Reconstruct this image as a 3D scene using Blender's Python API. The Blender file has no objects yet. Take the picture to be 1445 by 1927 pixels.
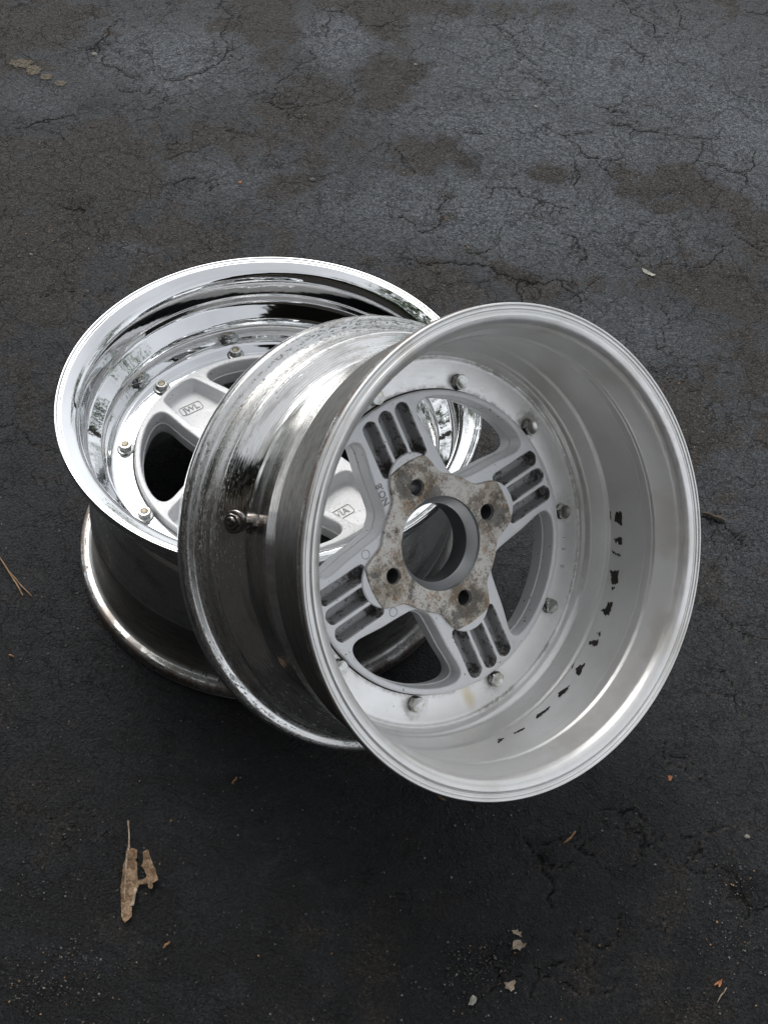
import bpy, bmesh, math, random
import numpy as np
from mathutils import Vector, Matrix, noise as mnoise
from mathutils.geometry import tessellate_polygon, delaunay_2d_cdt

scene = bpy.context.scene
R = math.radians
random.seed(7)

# ------------------------------------------------------------------ camera
CAM_LOC = Vector((0.05747, -0.85473, 1.08045))
CAM_ROT = Matrix(((0.999124, -0.026637, -0.032285), (0.0, 0.771352, -0.636409), (0.041855, 0.635851, 0.770676)))
FPX = 2766.6
cd = bpy.data.cameras.new('camera')
cam = bpy.data.objects.new('camera', cd)
scene.collection.objects.link(cam)
cam.matrix_world = Matrix.Translation(CAM_LOC) @ CAM_ROT.to_4x4()
cd.sensor_fit = 'VERTICAL'
cd.sensor_height = 24.0
cd.sensor_width = 36.0
cd.lens = FPX / 1927 * 24.0
cd.clip_start = 0.02
cd.clip_end = 400
scene.camera = cam

# ------------------------------------------------------------------ light
SUN_EL, SUN_AZ = R(52), R(-25)          # azimuth measured from +Y towards +X
w = bpy.data.worlds.new('World')
scene.world = w
w.use_nodes = True
nt = w.node_tree
nt.nodes.clear()
wo = nt.nodes.new('ShaderNodeOutputWorld')
bg = nt.nodes.new('ShaderNodeBackground')
sky = nt.nodes.new('ShaderNodeTexSky')
sky.sky_type = 'NISHITA'
sky.sun_disc = False
sky.sun_elevation = SUN_EL
sky.sun_rotation = SUN_AZ
sky.air_density = 1.0
sky.dust_density = 6.0
sky.ozone_density = 2.0
hs = nt.nodes.new('ShaderNodeHueSaturation')
hs.inputs['Saturation'].default_value = 0.30
wn = nt.nodes.new('ShaderNodeTexNoise')
wn.inputs['Scale'].default_value = 1.6
wn.inputs['Detail'].default_value = 4
wc = nt.nodes.new('ShaderNodeTexCoord')
nt.links.new(wc.outputs['Generated'], wn.inputs['Vector'])
wr = nt.nodes.new('ShaderNodeMapRange')
wr.inputs['From Min'].default_value = 0.3
wr.inputs['From Max'].default_value = 0.7
wr.inputs['To Min'].default_value = 0.8
wr.inputs['To Max'].default_value = 1.2
nt.links.new(wn.outputs['Fac'], wr.inputs['Value'])
wm = nt.nodes.new('ShaderNodeMix')
wm.data_type = 'RGBA'
wm.blend_type = 'MIX'
wm.inputs[0].default_value = 0.55
wm.inputs[7].default_value = (11.8, 12.2, 12.8, 1)     # cloud layer
nt.links.new(sky.outputs[0], hs.inputs['Color'])
nt.links.new(hs.outputs[0], wm.inputs[6])
wv = nt.nodes.new('ShaderNodeVectorMath')
wv.operation = 'SCALE'
nt.links.new(wm.outputs[2], wv.inputs[0])
# the overcast is brighter low in the sky than overhead
wsx = nt.nodes.new('ShaderNodeSeparateXYZ')
nt.links.new(wc.outputs['Generated'], wsx.inputs[0])
wg = nt.nodes.new('ShaderNodeMapRange')
wg.inputs['From Min'].default_value = 0.35
wg.inputs['From Max'].default_value = 0.95
wg.inputs['To Min'].default_value = 1.15
wg.inputs['To Max'].default_value = 0.85
nt.links.new(wsx.outputs[2], wg.inputs['Value'])
wmul = nt.nodes.new('ShaderNodeMath')
wmul.operation = 'MULTIPLY'
nt.links.new(wr.outputs[0], wmul.inputs[0])
nt.links.new(wg.outputs[0], wmul.inputs[1])
nt.links.new(wmul.outputs[0], wv.inputs['Scale'])
nt.links.new(wv.outputs[0], bg.inputs['Color'])
bg.inputs['Strength'].default_value = 0.10
nt.links.new(bg.outputs[0], wo.inputs[0])

sd = bpy.data.lights.new('sun', 'SUN')
sd.energy = 1.5
sd.angle = R(38)
sd.color = (1.0, 0.97, 0.93)
sun = bpy.data.objects.new('sun', sd)
scene.collection.objects.link(sun)
sdir = Vector((math.sin(SUN_AZ) * math.cos(SUN_EL), math.cos(SUN_AZ) * math.cos(SUN_EL), math.sin(SUN_EL)))
sun.rotation_euler = sdir.to_track_quat('Z', 'Y').to_euler()
sun.location = (0, 3, 5)

cy = scene.cycles
cy.max_bounces = 8
cy.diffuse_bounces = 3
cy.glossy_bounces = 6
cy.transmission_bounces = 2
cy.caustics_refractive = False
cy.sample_clamp_indirect = 6.0

vs = scene.view_settings
vs.view_transform = 'Standard'
vs.look = 'None'
vs.exposure = 0.0
vs.gamma = 1.0
vs.use_curve_mapping = False

# ------------------------------------------------------------------ helpers
def gp(px, py, z=0.0):
    """photo pixel -> point of the ground"""
    d = CAM_ROT @ Vector(((px - 722.5) / FPX, -(py - 963.5) / FPX, -1.0))
    t = (z - CAM_LOC.z) / d.z
    return CAM_LOC + d * t

def link(o, parent=None):
    scene.collection.objects.link(o)
    if parent is not None:
        o.parent = parent
    return o

def tag(o, label=None, cat=None, group=None, kind=None):
    if label: o['label'] = label
    if cat: o['category'] = cat
    if group: o['group'] = group
    if kind: o['kind'] = kind
    return o

def make(name, verts, faces, mats, parent=None, fm=None, smooth=True, sharp=38, flat=None):
    me = bpy.data.meshes.new(name)
    me.from_pydata([tuple(v) for v in verts], [], faces)
    for m in (mats if isinstance(mats, (list, tuple)) else [mats]):
        me.materials.append(m)
    if fm is not None:
        me.polygons.foreach_set('material_index', fm)
    bm = bmesh.new(); bm.from_mesh(me)
    bmesh.ops.recalc_face_normals(bm, faces=bm.faces)
    bm.to_mesh(me); bm.free()
    sm = [smooth] * len(me.polygons)
    if flat is not None:
        sm = [smooth and not f for f in flat]
    me.polygons.foreach_set('use_smooth', sm)
    if smooth and sharp:
        me.set_sharp_from_angle(angle=R(sharp))
    me.update()
    return link(bpy.data.objects.new(name, me), parent)

# ---- node DSL
class G:
    def __init__(self, name):
        self.m = bpy.data.materials.new(name)
        self.m.use_nodes = True
        self.t = self.m.node_tree
        self.t.nodes.clear()
        self.out = self.t.nodes.new('ShaderNodeOutputMaterial')
        self.p = self.t.nodes.new('ShaderNodeBsdfPrincipled')
        self.t.links.new(self.p.outputs[0], self.out.inputs[0])
    def n(self, typ, **kw):
        nd = self.t.nodes.new('ShaderNode' + typ)
        for k, v in kw.items(): setattr(nd, k, v)
        return nd
    def set(self, sock, v):
        if isinstance(v, bpy.types.NodeSocket): self.t.links.new(v, sock)
        elif v is not None: sock.default_value = v
    def math(self, op, a, b=None, c=None, clamp=False):
        nd = self.n('Math', operation=op, use_clamp=clamp)
        self.set(nd.inputs[0], a)
        if b is not None: self.set(nd.inputs[1], b)
        if c is not None: self.set(nd.inputs[2], c)
        return nd.outputs[0]
    def vmath(self, op, a, b=None, s=None):
        nd = self.n('VectorMath', operation=op)
        self.set(nd.inputs[0], a)
        if b is not None: self.set(nd.inputs[1], b)
        if s is not None: self.set(nd.inputs['Scale'], s)
        return nd.outputs['Value'] if op in ('LENGTH', 'DISTANCE', 'DOT_PRODUCT') else nd.outputs[0]
    def coord(self):
        return self.n('TexCoord').outputs['Object']
    def sep(self, v):
        nd = self.n('SeparateXYZ'); self.set(nd.inputs[0], v); return nd.outputs
    def comb(self, x, y, z):
        nd = self.n('CombineXYZ')
        for s, v in zip(nd.inputs, (x, y, z)): self.set(s, v)
        return nd.outputs[0]
    def noise(self, v, scale, detail=3, rough=0.5, dist=0.0):
        nd = self.n('TexNoise'); self.set(nd.inputs['Vector'], v)
        nd.inputs['Scale'].default_value = scale
        nd.inputs['Detail'].default_value = detail
        nd.inputs['Roughness'].default_value = rough
        nd.inputs['Distortion'].default_value = dist
        return nd.outputs['Fac']
    def noisec(self, v, scale, detail=3):
        nd = self.n('TexNoise'); self.set(nd.inputs['Vector'], v)
        nd.inputs['Scale'].default_value = scale
        nd.inputs['Detail'].default_value = detail
        return nd.outputs['Color']
    def vor(self, v, scale, feature='F1', out='Distance', rnd=1.0):
        nd = self.n('TexVoronoi', feature=feature); self.set(nd.inputs['Vector'], v)
        nd.inputs['Scale'].default_value = scale
        nd.inputs['Randomness'].default_value = rnd
        return nd.outputs[out]
    def ramp(self, v, lo, hi, a=0.0, b=1.0, smooth=True):
        nd = self.n('MapRange', interpolation_type='SMOOTHSTEP' if smooth else 'LINEAR')
        self.set(nd.inputs['Value'], v)
        for k, x in zip(('From Min', 'From Max', 'To Min', 'To Max'), (lo, hi, a, b)):
            self.set(nd.inputs[k], x)
        return nd.outputs[0]
    def mix(self, f, a, b):
        nd = self.n('Mix', data_type='RGBA')
        self.set(nd.inputs[0], f)
        for s, v in ((nd.inputs[6], a), (nd.inputs[7], b)):
            self.set(s, (v if isinstance(v, bpy.types.NodeSocket) else (*v, 1)))
        return nd.outputs[2]
    def attr(self, name):
        return self.n('Attribute', attribute_name=name).outputs['Fac']
    def bump(self, h, dist, strength=1.0, normal=None):
        nd = self.n('Bump'); self.set(nd.inputs['Height'], h)
        nd.inputs['Distance'].default_value = dist
        nd.inputs['Strength'].default_value = strength
        if normal is not None: self.set(nd.inputs['Normal'], normal)
        return nd.outputs[0]
    def polar(self, v=None):
        """radius, angle, height of the wheel's own axis"""
        v = v or self.coord()
        x, y, z = self.sep(v)
        r = self.math('SQRT', self.math('ADD', self.math('MULTIPLY', x, x), self.math('MULTIPLY', y, y)))
        a = self.math('ARCTAN2', y, x)
        return r, a, z
    def fin(self, color=None, metal=None, rough=None, normal=None, spec=None):
        p = self.p.inputs
        if color is not None: self.set(p['Base Color'], color if isinstance(color, bpy.types.NodeSocket) else (*color, 1))
        if metal is not None: self.set(p['Metallic'], metal)
        if rough is not None: self.set(p['Roughness'], rough)
        if normal is not None: self.set(p['Normal'], normal)
        if spec is not None: self.set(p['Specular IOR Level'], spec)
        return self.m

def turned(g, fine=2600.0, ang=2.0):
    """noise drawn out round the wheel: lathe marks"""
    x, y, z = g.sep(g.coord())
    r, a, zz = g.polar()
    s = g.math('ADD', g.math('MULTIPLY', r, 1.0), g.math('MULTIPLY', zz, 1.37))
    # short way: circle direction stays continuous
    cx = g.math('DIVIDE', x, r); cy = g.math('DIVIDE', y, r)
    return g.comb(g.math('MULTIPLY', cx, ang), g.math('MULTIPLY', cy, ang), g.math('MULTIPLY', s, fine)), r, a, zz

# ------------------------------------------------------------------ materials
def mat_chrome():
    g = G('polished_lip')
    v, r, a, z = turned(g, 900, 1.5)
    wav = g.noise(v, 1.0, 2)
    v2, *_ = turned(g, 60, 9.0)
    wav2 = g.noise(v2, 1.0, 2)
    sp = g.ramp(g.noise(g.coord(), 420, 2), 0.77, 0.80)
    c = g.mix(sp, (0.84, 0.85, 0.86), (0.35, 0.33, 0.3))
    dirt = g.noise(g.coord(), 14, 4)
    rough = g.ramp(dirt, 0.4, 0.8, 0.025, 0.09)
    n = g.bump(wav, 0.000005, 1.0)
    n = g.bump(wav2, 0.00014, 1.0, n)
    return g.fin(c, 1.0, rough, n)

def mat_worn():
    """outside of the barrels: turned aluminium, worn and grimy"""
    g = G('worn_turned_aluminium')
    v, r, a, z = turned(g, 2400, 1.2)
    groove = g.noise(v, 1.0, 2, 0.6)
    saw = g.math('SINE', g.math('MULTIPLY', z, 5200.0))
    v2, *_ = turned(g, 230, 14)
    band = g.noise(v2, 1.0, 5, 0.65)
    v3, *_ = turned(g, 90, 3)
    band2 = g.noise(v3, 1.0, 3, 0.6)
    # wear sits on the bead seats and flange edges
    edge = g.math('MAXIMUM', g.ramp(z, 0.150, 0.158), g.ramp(z, 0.040, 0.020))
    v4, *_ = turned(g, 520, 46)
    pits = g.noise(v4, 1.0, 5, 0.72)
    th = g.math('SUBTRACT', 0.62, g.math('MULTIPLY', edge, 0.06))
    v5, *_ = turned(g, 1100, 30)
    pits2 = g.noise(v5, 1.0, 4, 0.7)
    v6, *_ = turned(g, 160, 1.0)
    line = g.noise(v6, 1.0, 3, 0.6)
    flake = g.math('MULTIPLY', g.ramp(g.math('MAXIMUM', pits, g.math('SUBTRACT', pits2, .02)), th, g.math('ADD', th, 0.035)), g.ramp(line, 0.44, 0.54))
    seat = g.math('MULTIPLY', g.ramp(z, 0.0668, 0.0655), g.ramp(z, 0.011, 0.014))
    rust = g.math('MULTIPLY', g.ramp(z, 0.0125, 0.0105), g.ramp(g.noise(g.coord(), 60, 4, .7), .38, .55))
    grime = g.ramp(band2, 0.5, 0.68)
    c = g.mix(g.math('MULTIPLY', grime, 0.5), (0.80, 0.80, 0.79), (0.33, 0.29, 0.25))
    c = g.mix(g.math('MULTIPLY', seat, 0.75), c, g.mix(g.ramp(band, .4, .7), (0.27, 0.265, 0.25), (0.12, 0.11, 0.10)))
    c = g.mix(g.math('MULTIPLY', rust, 0.7), c, (0.14, 0.075, 0.045))
    c = g.mix(g.math('MULTIPLY', flake, 0.85), c, (0.07, 0.06, 0.055))
    rough = g.math('ADD', g.ramp(band, 0.35, 0.75, 0.07, 0.22), g.math('MULTIPLY', flake, 0.4))
    rough = g.math('ADD', rough, g.math('MULTIPLY', edge, 0.13))
    rough = g.math('ADD', rough, g.math('MULTIPLY', g.math('MAXIMUM', seat, rust), 0.28))
    n = g.bump(saw, 0.000018, 0.9)
    n = g.bump(groove, 0.00001, 1.0, n)
    n = g.bump(flake, -0.0001, 1.0, n)
    metal = g.math('SUBTRACT', 1.0, g.math('MULTIPLY', flake, 0.8))
    return g.fin(c, metal, rough, n)

def mat_silver(dirty=True):
    """satin silver inside of the rear barrel"""
    g = G('satin_silver_barrel')
    v, r, a, z = turned(g, 1500, 26)
    br = g.noise(v, 1.0, 3, 0.6)
    x, y, _ = g.sep(g.coord())
    c = g.mix(br, (0.84, 0.835, 0.825), (0.94, 0.935, 0.925))
    # dirt round the bolts and in the corner where flange meets barrel
    am = g.math('SUBTRACT', g.math('FLOORED_MODULO', g.math('ADD', a, R(18.4)), R(36)), R(18))
    db = g.math('SQRT', g.math('ADD', g.math('POWER', g.math('SUBTRACT', r, 0.127), 2.0), g.math('POWER', g.math('MULTIPLY', am, 0.125), 2.0)))
    nb = g.noise(g.coord(), 260, 5, 0.7)
    big = g.noise(g.coord(), 9, 2)
    inner = g.math('MULTIPLY', g.ramp(z, 0.096, 0.101), 1.0)
    bd = g.math('MULTIPLY', g.ramp(g.math('ADD', db, g.math('MULTIPLY', nb, 0.026)), 0.027, 0.017), g.ramp(big, 0.40, 0.62, 0.1, 0.9))
    corner = g.ramp(g.math('ABSOLUTE', g.math('SUBTRACT', r, 0.1425)), 0.0035, 0.0)
    cd_ = g.math('MULTIPLY', corner, g.ramp(nb, 0.35, 0.6))
    cd_ = g.math('MULTIPLY', cd_, g.ramp(g.noise(g.coord(), 22, 3), 0.38, 0.62, 0.15, 1.0))
    seam = g.math('MULTIPLY', g.ramp(r, 0.1225, 0.1185), g.ramp(nb, 0.4, 0.62))
    d = g.math('MULTIPLY', g.math('MAXIMUM', g.math('MAXIMUM', bd, cd_), g.math('MULTIPLY', seam, 0.6)), inner)
    c = g.mix(g.math('MULTIPLY', d, 0.60), c, (0.16, 0.125, 0.085))
    # faint tan film low in the barrel
    film = g.math('MULTIPLY', g.ramp(g.noise(g.coord(), 18, 4), 0.48, 0.7), g.ramp(z, 0.045, 0.012))
    c = g.mix(g.math('MULTIPLY', film, 0.30), c, (0.42, 0.36, 0.27))
    # yellow drip under the seam
    dr = g.math('MULTIPLY', g.ramp(g.vmath('DISTANCE', g.vmath('MULTIPLY', g.coord(), (0.45, 1, 1)), (-0.1245 * 0.45, -0.0285, 0.105)), 0.0075, 0.001), inner)
    c = g.mix(g.math('MULTIPLY', dr, 0.55), c, (0.62, 0.48, 0.22))
    dustm = g.math('MULTIPLY', g.ramp(g.noise(g.coord(), 11, 6, .7), .42, .7), .16)
    c = g.mix(dustm, c, (0.50, 0.46, 0.40))
    spk = g.math('MULTIPLY', g.ramp(g.noise(g.vmath('ADD', g.coord(), (3, 3, 3)), 420, 3, .6), .70, .73), g.ramp(g.noise(g.coord(), 17, 3), .45, .6))
    c = g.mix(g.math('MULTIPLY', spk, .6), c, (0.13, 0.11, 0.09))
    # scuffs on the rolled edge
    sc = g.noise(g.vmath('MULTIPLY', g.coord(), (300, 300, 1100)), 1.0, 3, 0.6)
    sm = g.math('MULTIPLY', g.ramp(sc, 0.70, 0.74), g.ramp(g.noise(g.coord(), 30, 2), 0.5, 0.62))
    c = g.mix(g.math('MULTIPLY', sm, 0.7), c, (0.12, 0.11, 0.10))
    rough = g.math('ADD', g.ramp(g.math('ADD', g.math('MULTIPLY', br, .5), g.math('MULTIPLY', g.noise(g.coord(), 25, 6, .7), .5)), 0.35, 0.65, 0.29, 0.46), g.math('MULTIPLY', d, 0.3))
    n = g.bump(br, 0.00003, 1.0)
    n = g.bump(g.noise(g.coord(), 1500, 2), 0.00003, 1.0, n)
    metal = g.math('SUBTRACT', 0.70, g.math('MULTIPLY', d, 0.65))
    return g.fin(c, metal, rough, n)

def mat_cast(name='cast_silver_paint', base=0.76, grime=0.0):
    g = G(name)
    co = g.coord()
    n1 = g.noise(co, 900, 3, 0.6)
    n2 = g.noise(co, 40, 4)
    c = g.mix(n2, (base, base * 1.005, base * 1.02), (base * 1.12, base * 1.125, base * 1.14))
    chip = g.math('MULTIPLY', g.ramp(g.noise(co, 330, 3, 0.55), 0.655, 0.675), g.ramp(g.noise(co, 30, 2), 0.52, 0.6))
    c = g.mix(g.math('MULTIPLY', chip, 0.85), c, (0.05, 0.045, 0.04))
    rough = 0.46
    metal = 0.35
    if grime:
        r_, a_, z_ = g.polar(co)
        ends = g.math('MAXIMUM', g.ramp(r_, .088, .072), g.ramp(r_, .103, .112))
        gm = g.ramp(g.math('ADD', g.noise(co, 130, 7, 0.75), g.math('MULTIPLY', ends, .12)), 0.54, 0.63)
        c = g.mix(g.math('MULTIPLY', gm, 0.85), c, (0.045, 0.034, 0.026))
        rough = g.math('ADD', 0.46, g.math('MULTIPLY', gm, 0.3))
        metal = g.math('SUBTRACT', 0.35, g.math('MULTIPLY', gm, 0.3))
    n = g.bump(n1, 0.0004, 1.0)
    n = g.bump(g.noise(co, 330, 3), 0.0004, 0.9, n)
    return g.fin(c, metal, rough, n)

def mat_pad():
    """hub face: corroded, brown and grey with orange freckles"""
    g = G('stained_hub_face')
    co = g.coord()
    n1 = g.noise(co, 105, 7, 0.8)
    n2 = g.noise(co, 520, 4, 0.75)
    n3 = g.noise(co, 48, 7, 0.78, 0.4)
    n4 = g.noise(g.vmath('ADD', co, (3, 1, 2)), 60, 5, 0.65)
    x, y, _ = g.sep(co)
    ax, ay = g.math('ABSOLUTE', x), g.math('ABSOLUTE', y)
    d1 = g.vmath('DISTANCE', g.comb(g.math('MAXIMUM', ax, ay), g.math('MINIMUM', ax, ay), 0.0), (.049, 0, 0))
    r_, a_, z_ = g.polar(co)
    lug = g.ramp(d1, .030, .010)
    rimw = g.ramp(r_, .056, .070)
    amt = g.math('SUBTRACT', g.math('ADD', g.math('MULTIPLY', lug, .17), g.math('MULTIPLY', rimw, .06)), .05)
    cloud = g.math('ADD', n3, amt)
    fine = g.math('ADD', n1, g.math('MULTIPLY', amt, .55))
    c = g.mix(g.ramp(cloud, .45, .70), (0.66, 0.635, 0.59), (0.42, 0.37, 0.30))
    c = g.mix(g.math('MULTIPLY', g.ramp(fine, .51, .62), .75), c, (0.17, 0.13, 0.09))
    c = g.mix(g.math('MULTIPLY', g.math('MULTIPLY', g.ramp(n4, .52, .62), g.ramp(n2, .42, .52)), .6), c, (0.34, 0.19, 0.08))
    c = g.mix(g.math('MULTIPLY', g.ramp(g.math('ADD', g.noise(g.vmath('ADD', co, (2, 5, 1)), 38, 6, .75), g.math('MULTIPLY', lug, .10)), .56, .64), .8), c, (0.115, 0.11, 0.10))
    c = g.mix(g.math('MULTIPLY', g.ramp(n2, .57, .63), .7), c, (0.07, 0.05, 0.035))
    n = g.bump(n2, 0.0003, 1.0)
    n = g.bump(n1, 0.0005, 0.7, n)
    return g.fin(c, 0.45, g.ramp(n1, 0.3, 0.7, 0.38, 0.6), n)

def mat_simple(name, col, metal, rough, bscale=0, bdist=0.0001, var=None, vscale=200):
    g = G(name)
    co = g.coord()
    c = col
    if var is not None:
        c = g.mix(g.ramp(g.noise(co, vscale, 4, 0.65), 0.42, 0.62), col, var)
    n = g.bump(g.noise(co, bscale, 3), bdist) if bscale else None
    return g.fin(c, metal, rough, n)

M_CHROME = mat_chrome()
M_WORN = mat_worn()
M_SILVER = mat_silver()
M_CAST = mat_cast()
M_SLOT = mat_cast('grimy_shaded_slot_casting', 0.38, 0.03)  # grime, over a base darkened to paint in the slots' shade
M_PAD = mat_pad()
M_MARK = mat_simple('darker_lettering', (0.24, 0.24, 0.235), 0.3, 0.55, 900, 0.0001, (0.5, 0.5, 0.5), 600)  # marks toned darker than the casting round them
M_GAP = mat_simple('dirt_in_the_joint', (0.035, 0.03, 0.025), 0.0, 0.8)
M_BORE = mat_simple('dark_bore_wall', (0.17, 0.172, 0.178), 0.5, 0.42, 500, 0.00003)
M_MACH = mat_simple('machined_bore', (0.56, 0.57, 0.58), 0.75, 0.36, 500, 0.00003)
M_ZINC = mat_simple('zinc_hardware', (0.60, 0.61, 0.60), 0.95, 0.24, 350, 0.00006, (0.42, 0.43, 0.40), 240)
M_ZINC_D = mat_simple('dull_bolt', (0.56, 0.57, 0.56), 1.0, 0.20, 350, 0.00006, (0.40, 0.39, 0.34), 160)
M_DARKBOLT = mat_simple('dirty_bolt', (0.22, 0.20, 0.17), 0.7, 0.45, 350, 0.0003, (0.09, 0.075, 0.06), 260)
M_STUD = mat_simple('yellowed_stud', (0.55, 0.50, 0.38), 0.6, 0.5, 500, 0.0003, (0.3, 0.26, 0.18), 300)
M_VALVE = mat_simple('nickel_valve', (0.34, 0.31, 0.29), 1.0, 0.20)
M_RUBBER = mat_simple('black_rubber', (0.015, 0.015, 0.015), 0.0, 0.55)
M_RES = mat_simple('black_residue', (0.018, 0.016, 0.013), 0.0, 0.7, 900, 0.0003, (0.04, 0.035, 0.025), 500)

# ------------------------------------------------------------------ wheel geometry (metres; z = 0 rear rim, .191 front lip)
W = 0.191
SEG = 256

def lathe(name, prof, mats, parent, seg=SEG, sharp=32):
    """prof: closed list of (radius, z, material index of the segment that starts here)"""
    n = len(prof)
    v, f, fm = [], [], []
    for i in range(seg):
        a = 2 * math.pi * i / seg
        ca, sa = math.cos(a), math.sin(a)
        for (r, z, _) in prof:
            v.append((r * ca, r * sa, z))
    for i in range(seg):
        j = (i + 1) % seg
        for k in range(n):
            l = (k + 1) % n
            f.append((i * n + k, j * n + k, j * n + l, i * n + l))
            fm.append(prof[k][2])
    return make(name, v, f, mats, parent, fm, sharp=sharp)

def rnd(pts, rad=0.0012, seg=3):
    """round the corners of a profile"""
    out = []
    n = len(pts)
    for i in range(n):
        p0, p1, p2 = (Vector(pts[i - 1][:2]), Vector(pts[i][:2]), Vector(pts[(i + 1) % n][:2]))
        a, b = p0 - p1, p2 - p1
        la, lb = a.length, b.length
        m = pts[i][2]
        m0 = pts[i - 1][2]
        ang = a.angle(b) if la > 1e-9 and lb > 1e-9 else math.pi
        if ang > R(172) or rad <= 0:
            out.append((p1.x, p1.y, m)); continue
        d = min(rad, la * 0.42, lb * 0.42)
        q0 = p1 + a.normalized() * d
        q2 = p1 + b.normalized() * d
        for s in range(seg + 1):
            t = s / seg
            q = q0 * (1 - t) ** 2 + p1 * 2 * t * (1 - t) + q2 * t * t
            out.append((q.x, q.y, m if t >= 0.5 else m0))
    return out

def front_shell(parent):
    F = lambda r, d, m=0: (r, W - d, m)
    prof = [
        # inside: the polished face one looks into
        F(.1193, .0700), F(.1362, .0700), F(.1386, .0688), F(.1397, .0665), F(.1402, .056), F(.1412, .0495), F(.1435, .0445),
        F(.1545, .0365), F(.1562, .0345), F(.1568, .0290), F(.1575, .0275), F(.1580, .0160), F(.1587, .0120),
        F(.1602, .0090), F(.1622, .0068), F(.1645, .0052), F(.1712, .0019), F(.1722, .0015), F(.1728, .0019), F(.1734, .0010),
        F(.1750, .0010), F(.1757, .0004), F(.1770, .0000), F(.1778, .0006), F(.1780, .0020),
        # outside
        F(.1780, .0065, 1), F(.1768, .0098, 1), F(.1740, .0112, 1), F(.1690, .0118, 1), F(.1662, .0135, 1), F(.1650, .0165, 1),
        F(.1634, .0300, 1), F(.1640, .0335, 1), F(.1640, .0360, 1), F(.1624, .0375, 1), F(.1585, .0405, 1), F(.1500, .0465, 1), F(.1462, .0500, 1),
        F(.1452, .0540, 1), F(.1452, .0690, 1), F(.1440, .0730, 1), F(.1193, .0730, 1)]
    return lathe('front_lip', rnd(prof, .0011), [M_CHROME, M_WORN], parent)

def rear_shell(parent, inner_mat):
    F = lambda r, d, m=0: (r, d, m)
    prof = [
        F(.1181, .1050), F(.1395, .1050), F(.1415, .1047), F(.1432, .1058), F(.1450, .1046), F(.1470, .1010), F(.1492, .0992), F(.1505, .0975),
        F(.1548, .0842), F(.1568, .0812), F(.1555, .0402), F(.1545, .0385), F(.1545, .0305), F(.1562, .0285),
        F(.1595, .0150), F(.1600, .0120), F(.1608, .0080), F(.1630, .0040), F(.1660, .0014), F(.1695, .0003), F(.1708, .0005), F(.1716, .0016), F(.1730, .0017), F(.1734, .0006),
        F(.1750, .0006), F(.1754, .0012), F(.1760, .0004), F(.1772, .0000), F(.1779, .0008),
        F(.1780, .0022, 1), F(.1780, .0065, 1), F(.1768, .0098, 1), F(.1740, .0112, 1), F(.1690, .0118, 1), F(.1662, .0135, 1), F(.1652, .0165, 1),
        F(.1634, .0340, 1), F(.1630, .0650, 1), F(.1618, .0675, 1), F(.1598, .0840, 1), F(.1545, .1000, 1), F(.1500, .1140, 1), F(.1478, .1190, 1), F(.1468, .1205, 1), F(.1450, .1225, 1),
        F(.1440, .1080, 1), F(.1181, .1080, 1)]
    return lathe('rear_barrel', rnd(prof, .0012), [inner_mat, M_WORN], parent)

def spline(pts, n=6):
    out = []
    k = len(pts)
    for i in range(k):
        p = [Vector(pts[(i + j - 1) % k]) for j in range(4)]
        for s in range(n):
            t = s / n
            q = 0.5 * ((2 * p[1]) + (-p[0] + p[2]) * t + (2 * p[0] - 5 * p[1] + 4 * p[2] - p[3]) * t * t + (-p[0] + 3 * p[1] - 3 * p[2] + p[3]) * t ** 3)
            out.append((q.x, q.y))
    return out

def circle(r, n, cx=0, cy=0):
    return [(cx + r * math.cos(2 * math.pi * i / n), cy + r * math.sin(2 * math.pi * i / n)) for i in range(n)]

def rot2(pts, a):
    c, s = math.cos(a), math.sin(a)
    return [(x * c - y * s, x * s + y * c) for x, y in pts]

def area2(p):
    return sum(p[i - 1][0] * p[i][1] - p[i][0] * p[i - 1][1] for i in range(len(p))) / 2

def ccw(p):
    return p if area2(p) > 0 else p[::-1]

def offs(p, d):
    """offset outwards by d (p counter-clockwise)"""
    n = len(p); out = []
    for i in range(n):
        a, b, c = Vector(p[i - 1]), Vector(p[i]), Vector(p[(i + 1) % n])
        t = ((b - a).normalized() + (c - b).normalized())
        t = t.normalized() if t.length > 1e-9 else (c - a).normalized()
        out.append((b.x + t.y * d, b.y - t.x * d))
    return out

class Solid:
    def __init__(self):
        self.v, self.f, self.fm, self.fl = [], [], [], []
    def ring(self, p, z):
        s = len(self.v)
        self.v += [(x, y, z) for x, y in p]
        return list(range(s, s + len(p)))
    def wall(self, loop, rings, mat=0):
        """rings: (offset outwards, z); returns first and last index ring"""
        first = prev = None
        for o, z in rings:
            cur = self.ring(offs(loop, o) if abs(o) > 1e-9 else loop, z)
            if prev:
                n = len(cur)
                for i in range(n):
                    j = (i + 1) % n
                    self.f.append((prev[i], prev[j], cur[j], cur[i])); self.fm.append(mat); self.fl.append(False)
            else: first = cur
            prev = cur
        return first, prev
    def cap(self, loops, mat=0, flat=True):
        pts = [[Vector((self.v[i][0], self.v[i][1], 0)) for i in l] for l in loops]
        idx = [i for l in loops for i in l]
        for t in tessellate_polygon(pts):
            self.f.append(tuple(idx[i] for i in t)); self.fm.append(mat); self.fl.append(flat)
    def build(self, name, mats, parent, sharp=38):
        return make(name, self.v, self.f, mats, parent, self.fm, sharp=sharp, flat=self.fl)

def mmloop(l): return [(x / 1000, y / 1000) for x, y in l]

def win_loop():
    half = [(54.3, 0), (54.6, 5), (57, 9.5), (62, 13.6), (72, 19.2), (82, 23.2), (93, 27.0), (101, 28.9), (107, 28.6), (110.8, 25.8), (112.3, 20), (112.5, 12), (112.5, 4)]
    pol = half + [(r, -a) for r, a in half[::-1] if a > 0]
    p = [(r * math.cos(R(a)), r * math.sin(R(a))) for r, a in pol]
    return ccw(mmloop(spline(p, 5)))

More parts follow.
